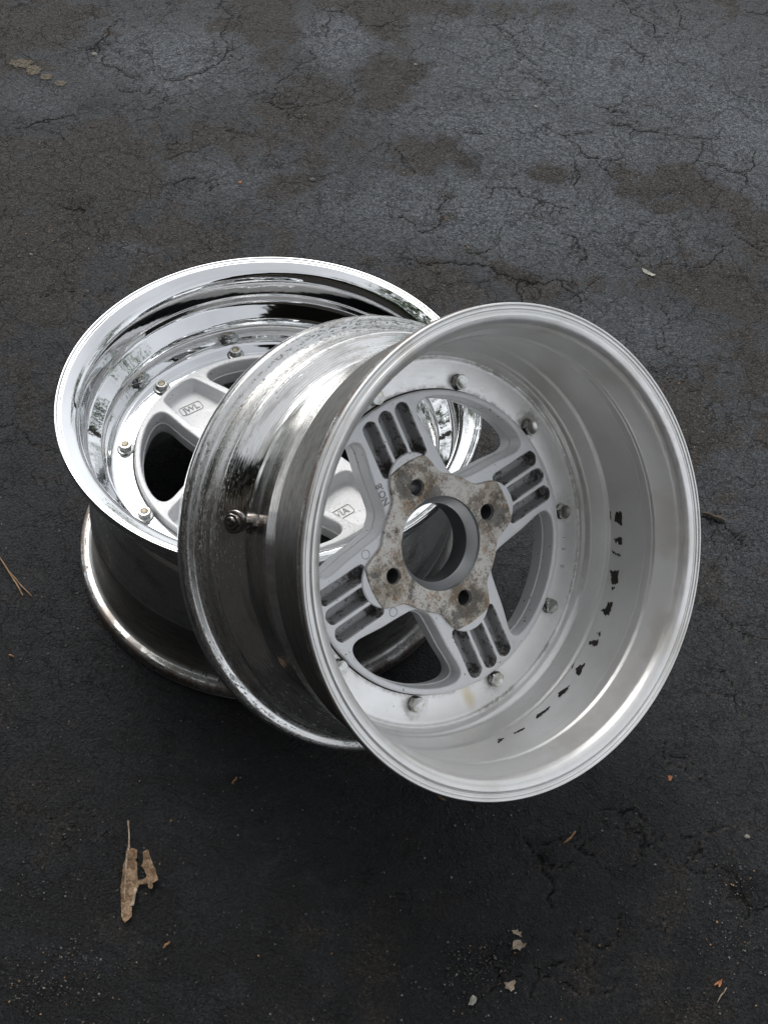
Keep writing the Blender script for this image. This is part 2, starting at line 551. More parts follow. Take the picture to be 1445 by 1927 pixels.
def slot_loop(yc, x0, x1, hw, tilt=0):
    p = [(x0 + 1.0, yc - hw * .55), (x0 + 4, yc - hw), ((x0 + x1) / 2, yc - hw), (x1 - 5, yc - hw), (x1 - 1.2, yc - hw * .62), (x1, yc),
         (x1 - 1.2, yc + hw * .62), (x1 - 5, yc + hw), ((x0 + x1) / 2, yc + hw), (x0 + 4, yc + hw), (x0 + 1.0, yc + hw * .55), (x0, yc)]
    return ccw(mmloop(spline(p, 4)))

def pocket_loop():
    p = [(112.6, -13), (110.5, -17.6), (105, -19.6), (90, -21.3), (78, -22.6), (70, -23.2), (65.5, -21.5), (62.5, -16), (61, -6)]
    p = p + [(x, -y) for x, y in p[::-1]] + [(113.6, 8), (114.0, 0), (113.6, -8)]
    return ccw(mmloop(spline(p, 4)))

def pad_loop(rmax=None):
    tab = [(0, 76.3), (5, 75.8), (10, 73.4), (14, 70.2), (17, 66.6), (20, 62.4), (23, 58.2), (26, 55.2), (30, 53.8), (36, 53.4), (45, 53.3)]
    pts = []
    for q in range(4):
        for s in np.arange(-45, 45, 1.5):
            a = abs(s)
            r = float(np.interp(a, [t[0] for t in tab], [t[1] for t in tab]))
            if rmax: r = min(r, rmax)
            th = R(s + 90 * q)
            pts.append((r * math.cos(th) / 1000, r * math.sin(th) / 1000))
    return ccw(pts)

def centre_disc(parent, spoke0):
    """one casting: ring, four slotted spokes, four windows; spoke0 = angle of one spoke"""
    s = Solid()
    ZB, ZF = .1000, .1270
    back, front = [], []
    # outer edge: back recess step, bolted flange, front raised ring
    rb = circle(1.0, 240)
    def rr(rad): return [(x * rad, y * rad) for x, y in rb]
    prev = None; first = None
    for rad, z in [(.1166, ZB), (.1173, ZB + .0003), (.1177, ZB + .001), (.1177, .1041), (.1177, .1083), (.1390, .1083), (.1390, .1177), (.1186, .1177), (.1182, ZF - .0025), (.1178, ZF - .0008), (.1168, ZF)]:
        cur = s.ring(rr(rad), z)
        if prev:
            n = len(cur)
            for i in range(n):
                j = (i + 1) % n
                s.f.append((prev[i], prev[j], cur[j], cur[i])); s.fm.append(4 if .1045 < z < .1178 else 0); s.fl.append(False)
        else: first = cur
        prev = cur
    back.append(first); front.append(prev)
    e = .0016
    fil = lambda z0, sg, e: [(e, z0), (e * .5, z0 + sg * e * .13), (e * .13, z0 + sg * e * .5), (0, z0 + sg * e)]
    for q in range(4):
        th = spoke0 + q * math.pi / 2
        a, b = s.wall(rot2(win_loop(), th + math.pi / 4),
                      fil(ZB, 1, e) + [(-.0006, .1125), (-.0013, .1131), (-.0013, .1137), (-.0006, .1143)] + fil(ZF, -1, e)[::-1], 0)
        back.append(a); front.append(b)
        for yc, x0 in ((-15.8, 67.0), (0, 72.0), (15.8, 67.0)):
            lp = rot2(slot_loop(yc, x0, 112.4 - abs(yc) * .05, 5.4), th)
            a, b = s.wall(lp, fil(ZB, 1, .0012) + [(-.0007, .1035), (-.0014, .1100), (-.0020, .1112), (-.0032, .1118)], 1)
            back.append(a); s.cap([b], 1, False)
        lp = rot2(pocket_loop(), th)
        a, b = s.wall(lp, fil(ZF, -1, .0014) + [(-.0012, .1185), (-.0022, .1152), (-.0032, .1141), (-.0048, .1136)], 0)
        front.append(a); s.cap([b], 0, True)
        lg = circle(.0062, 28, .049 * math.cos(th), .049 * math.sin(th))
        a, b = s.wall(lg, [(.0004, ZB), (0, ZB + .0004), (0, ZF - .001), (.002, ZF)], 3)
        back.append(a); front.append(b)
    a, b = s.wall(circle(.0305, 96), [(.0058, ZB), (.0009, ZB + .0068), (.0003, ZB + .0073)], 2)
    _, b = s.wall(circle(.0305, 96), [(.0003, ZB + .0073), (0, ZB + .0085), (0, ZF - .002), (.0012, ZF)], 3)
    back.append(a); front.append(b)
    s.cap(back, 0, True)
    s.cap(front, 0, True)
    return s.build('centre_disc', [M_CAST, M_SLOT, M_MACH, M_BORE, M_GAP], parent)

def pads(parent, spoke0):
    def plate(name, loop, zt, zb_, mats, bore, m=0):
        s = Solid()
        lp = rot2(loop, spoke0)
        a, b = s.wall(lp, [(-.0009, zt), (-.0004, zt + .0001), (0, zt + .0006), (.0004, zb_)], m)
        top = [a]; bot = [b]
        for q in range(4):
            th = spoke0 + q * math.pi / 2
            a, b = s.wall(circle(.0062, 28, .049 * math.cos(th), .049 * math.sin(th)), [(.0006, zt), (0, zt + .0006), (0, zb_)], m)
            top.append(a); bot.append(b)
        a, b = s.wall(circle(bore, 96), [(.0003, zt), (-.0002, zb_)], 1)
        top.append(a); bot.append(b)
        s.cap(top, m); s.cap(bot, m)
        return s.build(name, mats, parent)
    plate('lug_boss', pad_loop(), .0988, .1003, [M_CAST, M_MACH], .0364)
    plate('hub_face', pad_loop(70.0), .0974, .0992, [M_PAD, M_MACH], .0364)

def hexpoly(r, a0=0.0):
    return [(r * math.cos(a0 + i * math.pi / 3), r * math.sin(a0 + i * math.pi / 3)) for i in range(6)]

def hex_mesh(name, h, raf, mats, parent, M, a0, dish=.0006, hole=None):
    """hexagon nut or bolt head with a chamfered crown, standing on z = 0 and rising to h"""
    s = Solid()
    rc = raf / math.cos(math.pi / 6)
    n = 48
    def hx(scale):
        out = []
        for i in range(n):
            t = 2 * math.pi * i / n
            k = ((t) % (math.pi / 3)) - math.pi / 6
            r = raf / math.cos(k) * scale
            out.append((r, t + a0))
        return out
    def R2(pol): return [(r * math.cos(t), r * math.sin(t)) for r, t in pol]
    rings = [(R2(hx(1)), 0)]
    low = []
    # chamfer: height drops towards the corners
    top = hx(1)
    v0 = s.ring(rings[0][0], 0)
    idx = len(s.v)
    for (r, t) in top:
        z = h - .0004 - (r - raf) * .9
        s.v.append((r * math.cos(t), r * math.sin(t), z))
    v1 = list(range(idx, idx + n))
    v2 = s.ring([((raf * .97) * math.cos(t), (raf * .97) * math.sin(t)) for r, t in top], h)
    v3 = s.ring([((raf * .90) * math.cos(t), (raf * .90) * math.sin(t)) for r, t in top], h)
    rr_ = hole if hole else raf * .55
    v4 = s.ring([(rr_ * math.cos(t), rr_ * math.sin(t)) for r, t in top], h - (dish if not hole else 0))
    seq = [v0, v1, v2, v3, v4]
    if hole:
        seq.append(s.ring([(rr_ * math.cos(t), rr_ * math.sin(t)) for r, t in top], h * .3))
    for A, B in zip(seq, seq[1:]):
        for i in range(n):
            j = (i + 1) % n
            s.f.append((A[i], A[j], B[j], B[i])); s.fm.append(0); s.fl.append(False)
    s.cap([seq[-1]]); s.cap([v0])
    o = s.build(name, mats, parent, sharp=24)
    o.data.transform(M)
    return o

def disc_mesh(name, prof, mats, parent, M, n=32):
    """solid of revolution from (r,z) points, closed with caps"""
    s = Solid(); prev = None; first = None
    for r, z in prof:
        cur = s.ring(circle(r, n), z)
        if prev:
            for i in range(n):
                j = (i + 1) % n
                s.f.append((prev[i], prev[j], cur[j], cur[i])); s.fm.append(0); s.fl.append(False)
        else: first = cur
        prev = cur
    s.cap([first]); s.cap([prev])
    o = s.build(name, mats, parent, sharp=30)
    o.data.transform(M)
    return o

def text_part(name, body, size, M, mat, parent, depth=.0004):
    cu = bpy.data.curves.new(name + '_c', 'FONT')
    cu.body = body; cu.size = size; cu.extrude = depth; cu.align_x = 'CENTER'; cu.align_y = 'CENTER'
    cu.offset = size * .012
    tmp = bpy.data.objects.new('tmp', cu)
    scene.collection.objects.link(tmp)
    dg = bpy.context.evaluated_depsgraph_get()
    me = bpy.data.meshes.new_from_object(tmp.evaluated_get(dg))
    bpy.data.objects.remove(tmp)
    me.name = name
    me.materials.clear(); me.materials.append(mat)
    me.transform(M)
    return link(bpy.data.objects.new(name, me), parent)

def tube(name, pts, rads, mats, parent=None, n=8):
    v, f = [], []
    m = len(pts)
    for i in range(m):
        p = Vector(pts[i])
        t = (Vector(pts[min(i + 1, m - 1)]) - Vector(pts[max(i - 1, 0)])).normalized()
        u = t.cross(Vector((0, 0, 1)));
        if u.length < 1e-3: u = t.cross(Vector((1, 0, 0)))
        u.normalize(); w_ = t.cross(u)
        for k in range(n):
            a = 2 * math.pi * k / n
            v.append(p + (u * math.cos(a) + w_ * math.sin(a)) * rads[i])
    for i in range(m - 1):
        for k in range(n):
            l = (k + 1) % n
            f.append((i * n + k, i * n + l, (i + 1) * n + l, (i + 1) * n + k))
    f.append(tuple(range(n))); f.append(tuple(range((m - 1) * n, m * n)))
    return make(name, v, f, mats, parent)

def ringmark(name, cx, cy, z, r, th, parent, mat, up=-1):
    prof = [(r - th, 0), (r - th * .6, .0003), (r + th * .6, .0003), (r + th, 0)]
    v, f = [], []
    n = 32
    for i in range(n):
        a = 2 * math.pi * i / n
        for rr_, h in prof: v.append((cx + rr_ * math.cos(a), cy + rr_ * math.sin(a), z + up * h - up * .0001))
    for i in range(n):
        j = (i + 1) % n
        for k in range(3): f.append((i * 4 + k, j * 4 + k, j * 4 + k + 1, i * 4 + k + 1))
    return make(name, v, f, mat, parent, sharp=None)

def frame_from(origin, xdir, normal):
    x = Vector(xdir).normalized(); z = Vector(normal).normalized(); y = z.cross(x)
    M = Matrix((x, y, z)).transposed().to_4x4()
    M.translation = Vector(origin)
    return M

def hardware(parent, bolt0, worn=False):
    for k in range(10):
        th = bolt0 + k * R(36)
        c, s_ = math.cos(th), math.sin(th)
        # front: flanged nut on a stud, standing on the lip's flange
        M = Matrix.Translation((.1265 * c, .1265 * s_, W - .0701))
        a0 = random.uniform(0, 1)
        nut = hex_mesh('hex_nut', .0068, .0050, [M_ZINC], parent, M, a0, hole=.0033)
        disc_mesh('washer', [(.0078, 0), (.0078, .0006), (.0070, .0014), (.0054, .0018)], [M_ZINC], nut, M)
        disc_mesh('stud_end', [(.0031, .002), (.0031, .0064), (.0025, .0071), (.0012, .0073)], [M_STUD], nut, M, 20)
        # back: hexagon bolt head on the barrel's flange
        M = Matrix.Translation((.1250 * c, .1250 * s_, .1051)) @ Matrix.Rotation(math.pi, 4, 'X')
        m = M_ZINC_D
        if worn and k in (8, 9): m = M_DARKBOLT
        bolt = hex_mesh('bolt_head', .0066, .0055, [m], parent, M, random.uniform(0, 1))
        disc_mesh('washer', [(.0063, 0), (.0063, .0005), (.0056, .0010)], [M_DARKBOLT], bolt, M)

def wheel(name, loc, rot, spoke0, bolt0, label, cat, worn):
    t = bpy.data.objects.new(name, None)
    t.empty_display_size = .05
    t.matrix_world = Matrix.Translation(loc) @ rot.to_4x4()
    link(t)
    tag(t, label, cat, 'alloy wheels leaning together on the asphalt')
    front_shell(t)
    rear_shell(t, M_SILVER)
    centre_disc(t, spoke0)
    pads(t, spoke0)
    hardware(t, bolt0, worn)
    return t

# wheel lying face up
A_SP = R(142)
wA = wheel('alloy_wheel', Vector((0, 0, 0.0008)), Matrix.Identity(3), A_SP, R(144),
           'wheel lying flat face up with mirror polished lip, behind and under the leaning one', 'wheel', False)
# wheel leaning on it, back towards the camera
B_ROT = Matrix(((-0.417513, 0.747818, -0.516188), (0.470286, 0.663903, 0.581433), (0.777505, -0.0, -0.628877)))
wB = wheel('alloy_wheel', Vector((0.18875, -0.21255, 0.2595)), B_ROT, 0.0, R(0.4),
           'wheel leaning over the lip of the other, showing its satin silver back and stained hub', 'wheel', True)

# cast marks on the lying wheel (inside the spoke pockets)
def on_spoke(th, x, y, z): return Vector((x * math.cos(th) - y * math.sin(th), x * math.sin(th) + y * math.cos(th), z))
for th, x, y, body, rd in ((A_SP + math.pi, .0855, -.0085, 'VIA', 38), (A_SP, .0945, 0.001, 'JWL', 35)):
    p = on_spoke(th, x, y, .1137)
    M = frame_from(p, (math.cos(R(rd)), math.sin(R(rd)), 0), (0, 0, 1))
    text_part('cast_mark', body, .0085, M, M_MARK, wA, .0005)
    # raised frame round the letters
    hw, hh, cr = .0105, .0050, .0025
    lp = []
    for cx, cy, a0 in ((hw - cr, hh - cr, 0), (-hw + cr, hh - cr, 90), (-hw + cr, -hh + cr, 180), (hw - cr, -hh + cr, 270)):
        for k in range(5):
            a = R(a0 + k * 22.5); lp.append((cx + cr * math.cos(a), cy + cr * math.sin(a)))
    s = Solid()
    a, b = s.wall(lp, [(.0003, -.0002), (.00025, .00035), (-.00025, .00035), (-.0003, -.0002)])
    o = s.build('mark_frame', [M_MARK], wA, sharp=None)
    o.data.transform(M)

# marks on the leaning wheel
M = frame_from((.0585, -.0282, .1000), (1, 0, 0), (0, 0, -1))
text_part('cast_number', 'NO.8', .0078, M, M_MARK, wB, .0005)
for cx, cy in ((.0261, -.0618), (-.0252, -.0605)):
    ringmark('casting_dot', cx, cy, .1000, .0034, .0003, wB, M_MARK)
for ch, x, y in (('1', -.0605, .112), ('3', -.0684, .1074), ('E', -.0806, .0997)):
    th = math.atan2(y, x)
    M = frame_from((x, y, .1050), (-math.sin(th), math.cos(th), 0), (0, 0, -1))
    text_part('stamped_character', ch, .0052, M, M_MARK, wB, .00015)

# valve on the slope of the leaning wheel's front shell
va = R(-55.3)
vz = W - .0450
vr = .1535
nrm = Vector((math.cos(va) * .80, math.sin(va) * .80, -.60)).normalized()
MV = frame_from(Vector((vr * math.cos(va), vr * math.sin(va), vz)) , (-math.sin(va), math.cos(va), 0), nrm)
valve = disc_mesh('valve', [(.0088, -.004), (.0088, .0006), (.0082, .0012), (.0076, .0012), (.0076, .0016), (.0070, .0019)], [M_VALVE], wB, MV, 40)
o = hex_mesh('valve_nut', .0042, .0056, [M_VALVE], valve, MV @ Matrix.Translation((0, 0, .0018)), .3, hole=.0038)
disc_mesh('valve_stem', [(.0036, .002), (.0036, .0066), (.0030, .0070), (.0030, .0082), (.0027, .0090), (.0016, .0090), (.0015, .0075), (.0009, .0075)], [M_VALVE], valve, MV, 24)

# patches of black residue inside the barrel (angle in degrees, height in mm)
CHIPS = [[(110.04, 73.56), (109.94, 66.22), (114.02, 66.81), (113.89, 70.64), (112.67, 76.62)], [(110.0, 81.0), (112.56, 81.0), (112.55, 80.2), (110.69, 80.2)], [(118.69, 77.44), (117.86, 72.67), (117.6, 66.91), (119.89, 66.99)], [(121.72, 78.74), (122.38, 77.55), (123.21, 67.57), (122.86, 68.08), (122.12, 76.66)], [(127.9, 78.1), (127.2, 68.0), (131.3, 66.3), (131.8, 73.1), (129.5, 76.08)], [(132.61, 72.37), (132.6, 68.25), (133.83, 70.64)], [(140.1, 78.37), (139.17, 73.61), (137.31, 72.88), (136.93, 66.83), (141.23, 66.5), (141.19, 72.46)], [(147.03, 73.14), (146.6, 68.82), (147.76, 67.48)], [(149.99, 77.85), (148.87, 67.94), (150.81, 65.94), (151.01, 74.47)], [(159.31, 75.23), (156.81, 68.81), (161.36, 66.04), (160.82, 71.46)], [(158.94, 81.0), (157.68, 81.0), (160.01, 79.0)], [(168.89, 74.51), (165.14, 68.72), (166.91, 67.19), (170.4, 68.29)], [(178.94, 72.78), (174.15, 69.69), (175.38, 67.59), (180.07, 68.36)], [(188.75, 70.15), (185.27, 68.24), (186.41, 65.96), (188.93, 68.01)], [(193.49, 73.38), (192.36, 69.76), (195.49, 65.66)]]
def barrel_patch(poly):
    # ragged outline
    pts = []
    n = len(poly)
    for i in range(n):
        a, b = Vector(poly[i]), Vector(poly[(i + 1) % n])
        m = max(3, int((b - a).length / .7))
        for k in range(m):
            p = a.lerp(b, k / m)
            j = .42 if k else .12
            pts.append((p.x + random.uniform(-j, j), p.y + random.uniform(-j * 1.6, j * 1.6)))
    s = Solid()
    pts = ccw(pts)
    idx0 = s.ring(pts, 0.0); idx1 = s.ring(offs(pts, -.06), 1.0)
    for i in range(len(pts)):
        j = (i + 1) % len(pts)
        s.f.append((idx0[i], idx0[j], idx1[j], idx1[i])); s.fm.append(0); s.fl.append(False)
    s.cap([idx1], 0, False)
    out = []
    for a, z, t in s.v:
        r = .1555 + (min(z, 81.0) - 40) / 41 * .0013 + .00012 - t * .00042
        out.append((r * math.cos(R(a)), r * math.sin(R(a)), z / 1000))
    s.v = out
    return s.build('residue_patch', [M_RES], wB, sharp=None)
for c in CHIPS: barrel_patch(c)

# ------------------------------------------------------------------ ground
CR = []   # crack polylines in photo pixels: (points, width mm)
def crk(o, s, pts, wd): CR.append(([(o[0] + a / s, o[1] + b / s) for a, b in pts], wd))
L = ((0, 0), 2.007); Q = ((720, 0), 1.993); D = ((800, 1500), 2.24)
for pts, wd in [([(370,150),(375,195),(440,250),(475,280),(500,290)],1.6), ([(450,60),(430,95),(410,130),(380,148),(360,165),(375,195)],1.5),
    ([(610,290),(660,300),(700,290),(780,262),(850,225),(870,190),(850,100),(880,60),(840,0)],1.3), ([(610,310),(570,345),(550,365)],1.0),
    ([(940,350),(1000,380),(1040,400),(1100,430),(1150,440)],1.3), ([(1110,275),(1050,310),(1020,370),(1040,400)],1.2), ([(1110,275),(1170,230),(1200,200)],.9),
    ([(1100,430),(1180,400),(1290,375),(1340,340)],.8), ([(620,600),(700,570),(800,540)],.9), ([(1240,50),(1235,100),(1230,140)],1.0),
    ([(1180,10),(1230,40),(1300,45)],1.0), ([(60,485),(120,470),(180,445),(240,440),(290,433)],1.1), ([(640,690),(700,670),(740,665)],1.6), ([(790,720),(830,690)],1.0),
    ([(1385,95),(1445,97),(1500,60)],1.0), ([(850,490),(880,486)],2.0), ([(250,780),(300,775),(320,790)],2.0)]: crk(*L, pts, wd)
for pts, wd in [([(410,90),(460,110),(490,140),(510,190),(550,225),(580,245)],1.3), ([(480,250),(510,260),(580,290),(620,320)],1.0), ([(800,390),(850,420),(930,430)],1.6),
    ([(840,455),(900,465),(980,490),(1030,495)],1.7), ([(600,465),(640,490),(690,520),(740,555),(770,590),(830,595),(880,595)],1.5),
    ([(820,600),(850,650),(900,680)],1.3), ([(500,700),(520,735),(580,745),(640,765),(700,780)],1.7), ([(660,870),(700,880),(730,890),(740,930),(760,965)],1.7),
    ([(60,965),(130,985),(200,985),(250,980),(340,985),(410,1000),(440,1030),(500,1045),(560,1055)],1.8), ([(650,1040),(670,1070),(710,1095),(740,1140),(750,1170)],1.6),
    ([(20,810),(100,830),(150,875),(190,855),(210,790),(240,740),(280,735)],1.2), ([(1190,605),(1290,630),(1350,655),(1400,700)],1.4), ([(1350,655),(1390,600),(1400,570),(1370,530)],1.1),
    ([(900,0),(930,45),(1000,80),(1020,120),(1025,150)],1.4), ([(1090,0),(1105,40),(1110,90),(1150,110)],1.2), ([(800,110),(880,150),(950,190),(1040,210),(1060,240)],1.0),
    ([(1310,870),(1370,910),(1440,950)],1.4), ([(1310,910),(1260,950),(1220,990),(1170,1000),(1060,990)],1.1), ([(1020,490),(1100,500),(1190,512),(1260,515)],1.0),
    ([(40,540),(60,570),(80,620),(120,650)],1.2), ([(530,1045),(560,1055),(580,1060)],4.0), ([(300,930),(340,950),(370,945)],1.6), ([(720,610),(735,640),(715,690)],1.3),
    ([(1180,500),(1200,560),(1190,605)],.7), ([(880,900),(930,940),(1000,960)],.8), ([(390,750),(430,700),(500,700)],.8), ([(290,495),(380,497)],1.3), ([(1320,10),(1400,50),(1445,60)],1.2)]: crk(*Q, pts, wd)
for pts, wd in [([(410,165),(450,210),(480,240),(520,280),(550,335)],1.0), ([(620,200),(660,225),(710,240)],1.0), ([(740,40),(820,60),(890,60),(930,90)],1.1),
    ([(1200,290),(1260,300),(1300,360),(1325,430)],1.4), ([(460,700),(500,750),(620,800),(700,825),(740,825)],.9), ([(990,500),(1010,600)],.9), ([(1295,370),(1318,405)],4.5), ([(480,235),(500,255)],2.8),
    ([(1060,150),(1140,180),(1200,260)],.8), ([(620,560),(700,620),(760,640)],.7), ([(250,660),(290,700),(330,770)],1.4)]: crk(*D, pts, wd)
for pts, wd in [([(1318,970),(1340,976),(1362,982)],2.6), ([(1362,985),(1380,1010),(1410,1030)],1.4), ([(1210,690),(1240,700),(1270,720),(1330,735)],1.1),
    ([(1252,1395),(1248,1420),(1260,1440)],1.2), ([(1240,570),(1260,600),(1250,640),(1235,665)],1.0), ([(0,800),(60,835),(110,850)],1.0), ([(70,560),(140,545),(170,560)],.9),
    ([(1360,1150),(1400,1190),(1445,1200)],1.0), ([(1330,1250),(1380,1290),(1400,1350)],.9), ([(20,1500),(90,1540),(130,1610)],.7), ([(1180,1560),(1240,1600),(1330,1640)],.8)]: CR.append((pts, wd))

random.seed(11)
def frac(p, q, amp, depth):
    if depth == 0: return [p]
    m = (p + q) / 2
    d = q - p
    m = m + Vector((-d.y, d.x, 0)) * random.uniform(-amp, amp)
    return frac(p, m, amp, depth - 1) + frac(m, q, amp, depth - 1)
segs = []
for pts, wd in CR:
    P = [gp(a, b) for a, b in pts]
    full = []
    for a, b in zip(P, P[1:]): full += frac(a, b, .22, 4)
    full.append(P[-1])
    n = len(full)
    for i in range(n - 1):
        t = i / max(1, n - 1)
        segs.append((full[i], full[i + 1], wd * (.35 + .65 * math.sin(math.pi * min(1, max(0, t * .9 + .05))) ** .5) / 1000))
    # short side branches
    for k in range(max(1, n // 14)):
        i = random.randrange(1, n - 1)
        d = (full[i + 1] - full[i - 1])
        if d.length < 1e-6: continue
        d.normalize(); sgn = random.choice((-1, 1)); ang = random.uniform(.6, 1.3) * sgn
        d2 = Vector((d.x * math.cos(ang) - d.y * math.sin(ang), d.x * math.sin(ang) + d.y * math.cos(ang), 0))
        e_ = full[i] + d2 * random.uniform(.012, .05)
        br = frac(full[i], e_, .3, 3) + [e_]
        for j in range(len(br) - 1): segs.append((br[j], br[j + 1], wd * (.55 - .4 * j / len(br)) / 1000))

STEP = .0023
def axis(a, b):
    core = np.arange(a, b + STEP, STEP)
    g_ = [STEP]; tot = 0; lo = []
    while tot < 60: g_.append(g_[-1] * 1.22); tot += g_[-1]; lo.append(tot)
    lo = np.array(lo)
    return np.concatenate([(a - lo)[::-1], core, core[-1] + lo])
gx, gy = axis(-.52, .72), axis(-.56, 1.02)
NX, NY = len(gx), len(gy)
X, Y = np.meshgrid(gx, gy)
rng = np.random.default_rng(5)
# distance to the nearest crack minus half its width
CD = np.full(X.shape, .02)
for a, b, wd in segs:
    lo_x, hi_x = min(a.x, b.x) - .01, max(a.x, b.x) + .01
    lo_y, hi_y = min(a.y, b.y) - .01, max(a.y, b.y) + .01
    i0, i1 = np.searchsorted(gx, (lo_x, hi_x)); j0, j1 = np.searchsorted(gy, (lo_y, hi_y))
    if i1 <= i0 or j1 <= j0: continue
    sx, sy = X[j0:j1, i0:i1], Y[j0:j1, i0:i1]
    dx, dy = b.x - a.x, b.y - a.y
    l2 = dx * dx + dy * dy + 1e-12
    t = np.clip(((sx - a.x) * dx + (sy - a.y) * dy) / l2, 0, 1)
    d = np.hypot(sx - a.x - t * dx, sy - a.y - t * dy) - wd / 2
    CD[j0:j1, i0:i1] = np.minimum(CD[j0:j1, i0:i1], d)

def vnoise(X, Y, sc, seed):
    r = np.random.default_rng(seed).random((256, 256))
    x, y = X * sc + 500.3, Y * sc + 500.7
    xi, yi = np.floor(x).astype(int), np.floor(y).astype(int)
    fx, fy = x - xi, y - yi
    fx, fy = fx * fx * (3 - 2 * fx), fy * fy * (3 - 2 * fy)
    g00, g10 = r[yi % 256, xi % 256], r[yi % 256, (xi + 1) % 256]
    g01, g11 = r[(yi + 1) % 256, xi % 256], r[(yi + 1) % 256, (xi + 1) % 256]
    return (g00 * (1 - fx) + g10 * fx) * (1 - fy) + (g01 * (1 - fx) + g11 * fx) * fy
def fbm(sc, seed, n=5):
    s_, a, t = 0, 1, 0
    for i in range(n):
        s_ = s_ + a * vnoise(X, Y, sc * 2 ** i, seed + i); t += a; a *= .55
    return s_ / t

# worn brown patches: the sealer is gone there (cx, cy, rx, ry, angle) in photo pixels
PATCH = [(500,40,60,75,0,1), (690,45,90,40,20,1), (800,15,220,18,0,.9), (735,150,50,90,15,.9), (600,215,70,60,0,.8), (800,285,75,45,10,1.1), (640,285,70,40,0,.7),
         (1290,350,120,42,28,1.2), (1035,322,38,28,0,.8), (1080,215,38,16,10,.8), (960,165,70,28,15,.5), (830,520,80,45,0,1.0), (1340,540,110,50,20,1.0), (1430,440,50,50,0,1.0),
         (300,260,190,50,-8,.5), (130,330,200,80,0,.7), (260,470,220,60,0,.8), (60,480,120,90,0,.9), (560,350,60,30,0,.6), (1230,780,80,100,0,.5), (950,520,90,30,10,.5),
         (60,40,110,60,20,.8), (420,40,20,20,0,.3), (1380,700,70,90,0,.4)]
BLUE = [(640,70,60,50,0,1.2), (330,110,130,60,0,.9), (1100,120,330,110,5,.8), (1000,250,300,60,8,.7), (900,400,330,90,5,.7), (430,340,120,50,-10,.5), (700,400,160,60,0,.6), (1180,620,120,60,10,.6),
        (1400,250,100,120,0,.8), (70,180,60,30,40,.6), (250,470,50,20,0,.7)]
def ell(lst):
    acc = np.zeros(X.shape)
    for cx, cy, rx, ry, an, st in lst:
        c = gp(cx, cy); ex = gp(cx + rx, cy) - c; ey = gp(cx, cy + ry) - c
        a, b = ex.length, ey.length
        th = R(-an)
        dx, dy = X - c.x, Y - c.y
        u = (dx * math.cos(th) + dy * math.sin(th)) / a
        v = (-dx * math.sin(th) + dy * math.cos(th)) / b
        acc = np.maximum(acc, st * np.exp(-(u * u + v * v) * .8))
    return acc
wob = fbm(9, 20, 5) - .5
mid = fbm(38, 60, 4) - .5
low = np.clip((gp(722, 700).y - Y) / .25, 0, 1)     # fewer brown patches lower on the drive
BR = .36 - .12 * low + .75 * ell(PATCH) - .85 * ell(BLUE) + wob * .9 + mid * 1.3
BR = np.clip((BR - .30) / .46, 0, 1)
rough_mask = fbm(14, 90, 5)

H = (fbm(2.2, 3, 3) - .5) * .004 + (fbm(16, 9, 4) - .5) * .0014 + (fbm(90, 31, 3) - .5) * (.0007 + .0009 * np.clip((rough_mask - .45) * 5, 0, 1))
H -= .0012 * np.clip(1 - np.maximum(CD, 0) / .0012, 0, 1) ** 1.5
# hollows
for cx, cy, r_, dep in ((180, 90, .012, .004), (1390, 1675, .016, .005), (1015, 1612, .010, .003), (995, 527, .010, .004), (140, 390, .014, .003), (590, 335, .010, .004), (910, 1830, .03, .002)):
    c = gp(cx, cy)
    H -= dep * np.exp(-(((X - c.x) ** 2 + (Y - c.y) ** 2) / r_ ** 2))
# level where the wheels stand
near = np.exp(-((X - .0) ** 2 + (Y - .0) ** 2) / .26 ** 2)
H = np.minimum(H * (1 - .6 * near), .0006) - .0006
verts = np.stack([X, Y, H], -1).reshape(-1, 3)
idx = np.arange(NX * NY).reshape(NY, NX)
quads = np.stack([idx[:-1, :-1], idx[:-1, 1:], idx[1:, 1:], idx[1:, :-1]], -1).reshape(-1, 4)
me = bpy.data.meshes.new('ground')
me.vertices.add(len(verts)); me.vertices.foreach_set('co', verts.ravel().astype(np.float32))
me.loops.add(quads.size); me.loops.foreach_set('vertex_index', quads.ravel().astype(np.int32))
me.polygons.add(len(quads)); me.polygons.foreach_set('loop_start', np.arange(0, quads.size, 4, dtype=np.int32))
me.update(calc_edges=True)
me.polygons.foreach_set('use_smooth', np.ones(len(quads), dtype=bool))
PALE = np.clip(ell(BLUE) + .40 * ell([(1150, 250, 460, 300, 0, 1), (1400, 850, 200, 420, 0, .9), (300, 120, 300, 200, 0, .6)]) + (wob + mid) * .5, 0, 1.2)
for nm, arr in (('crackd', CD), ('brown', BR), ('pale', PALE), ('low', np.clip((gp(722, 700).y - Y) / .55 - (X + .05) * .60 + wob * .8 - .08, 0, 1))):  # low: mask for the shade painted over the near left ground
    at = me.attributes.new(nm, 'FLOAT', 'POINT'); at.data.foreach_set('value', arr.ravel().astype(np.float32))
ground = link(bpy.data.objects.new('ground', me))
tag(ground, kind='structure')

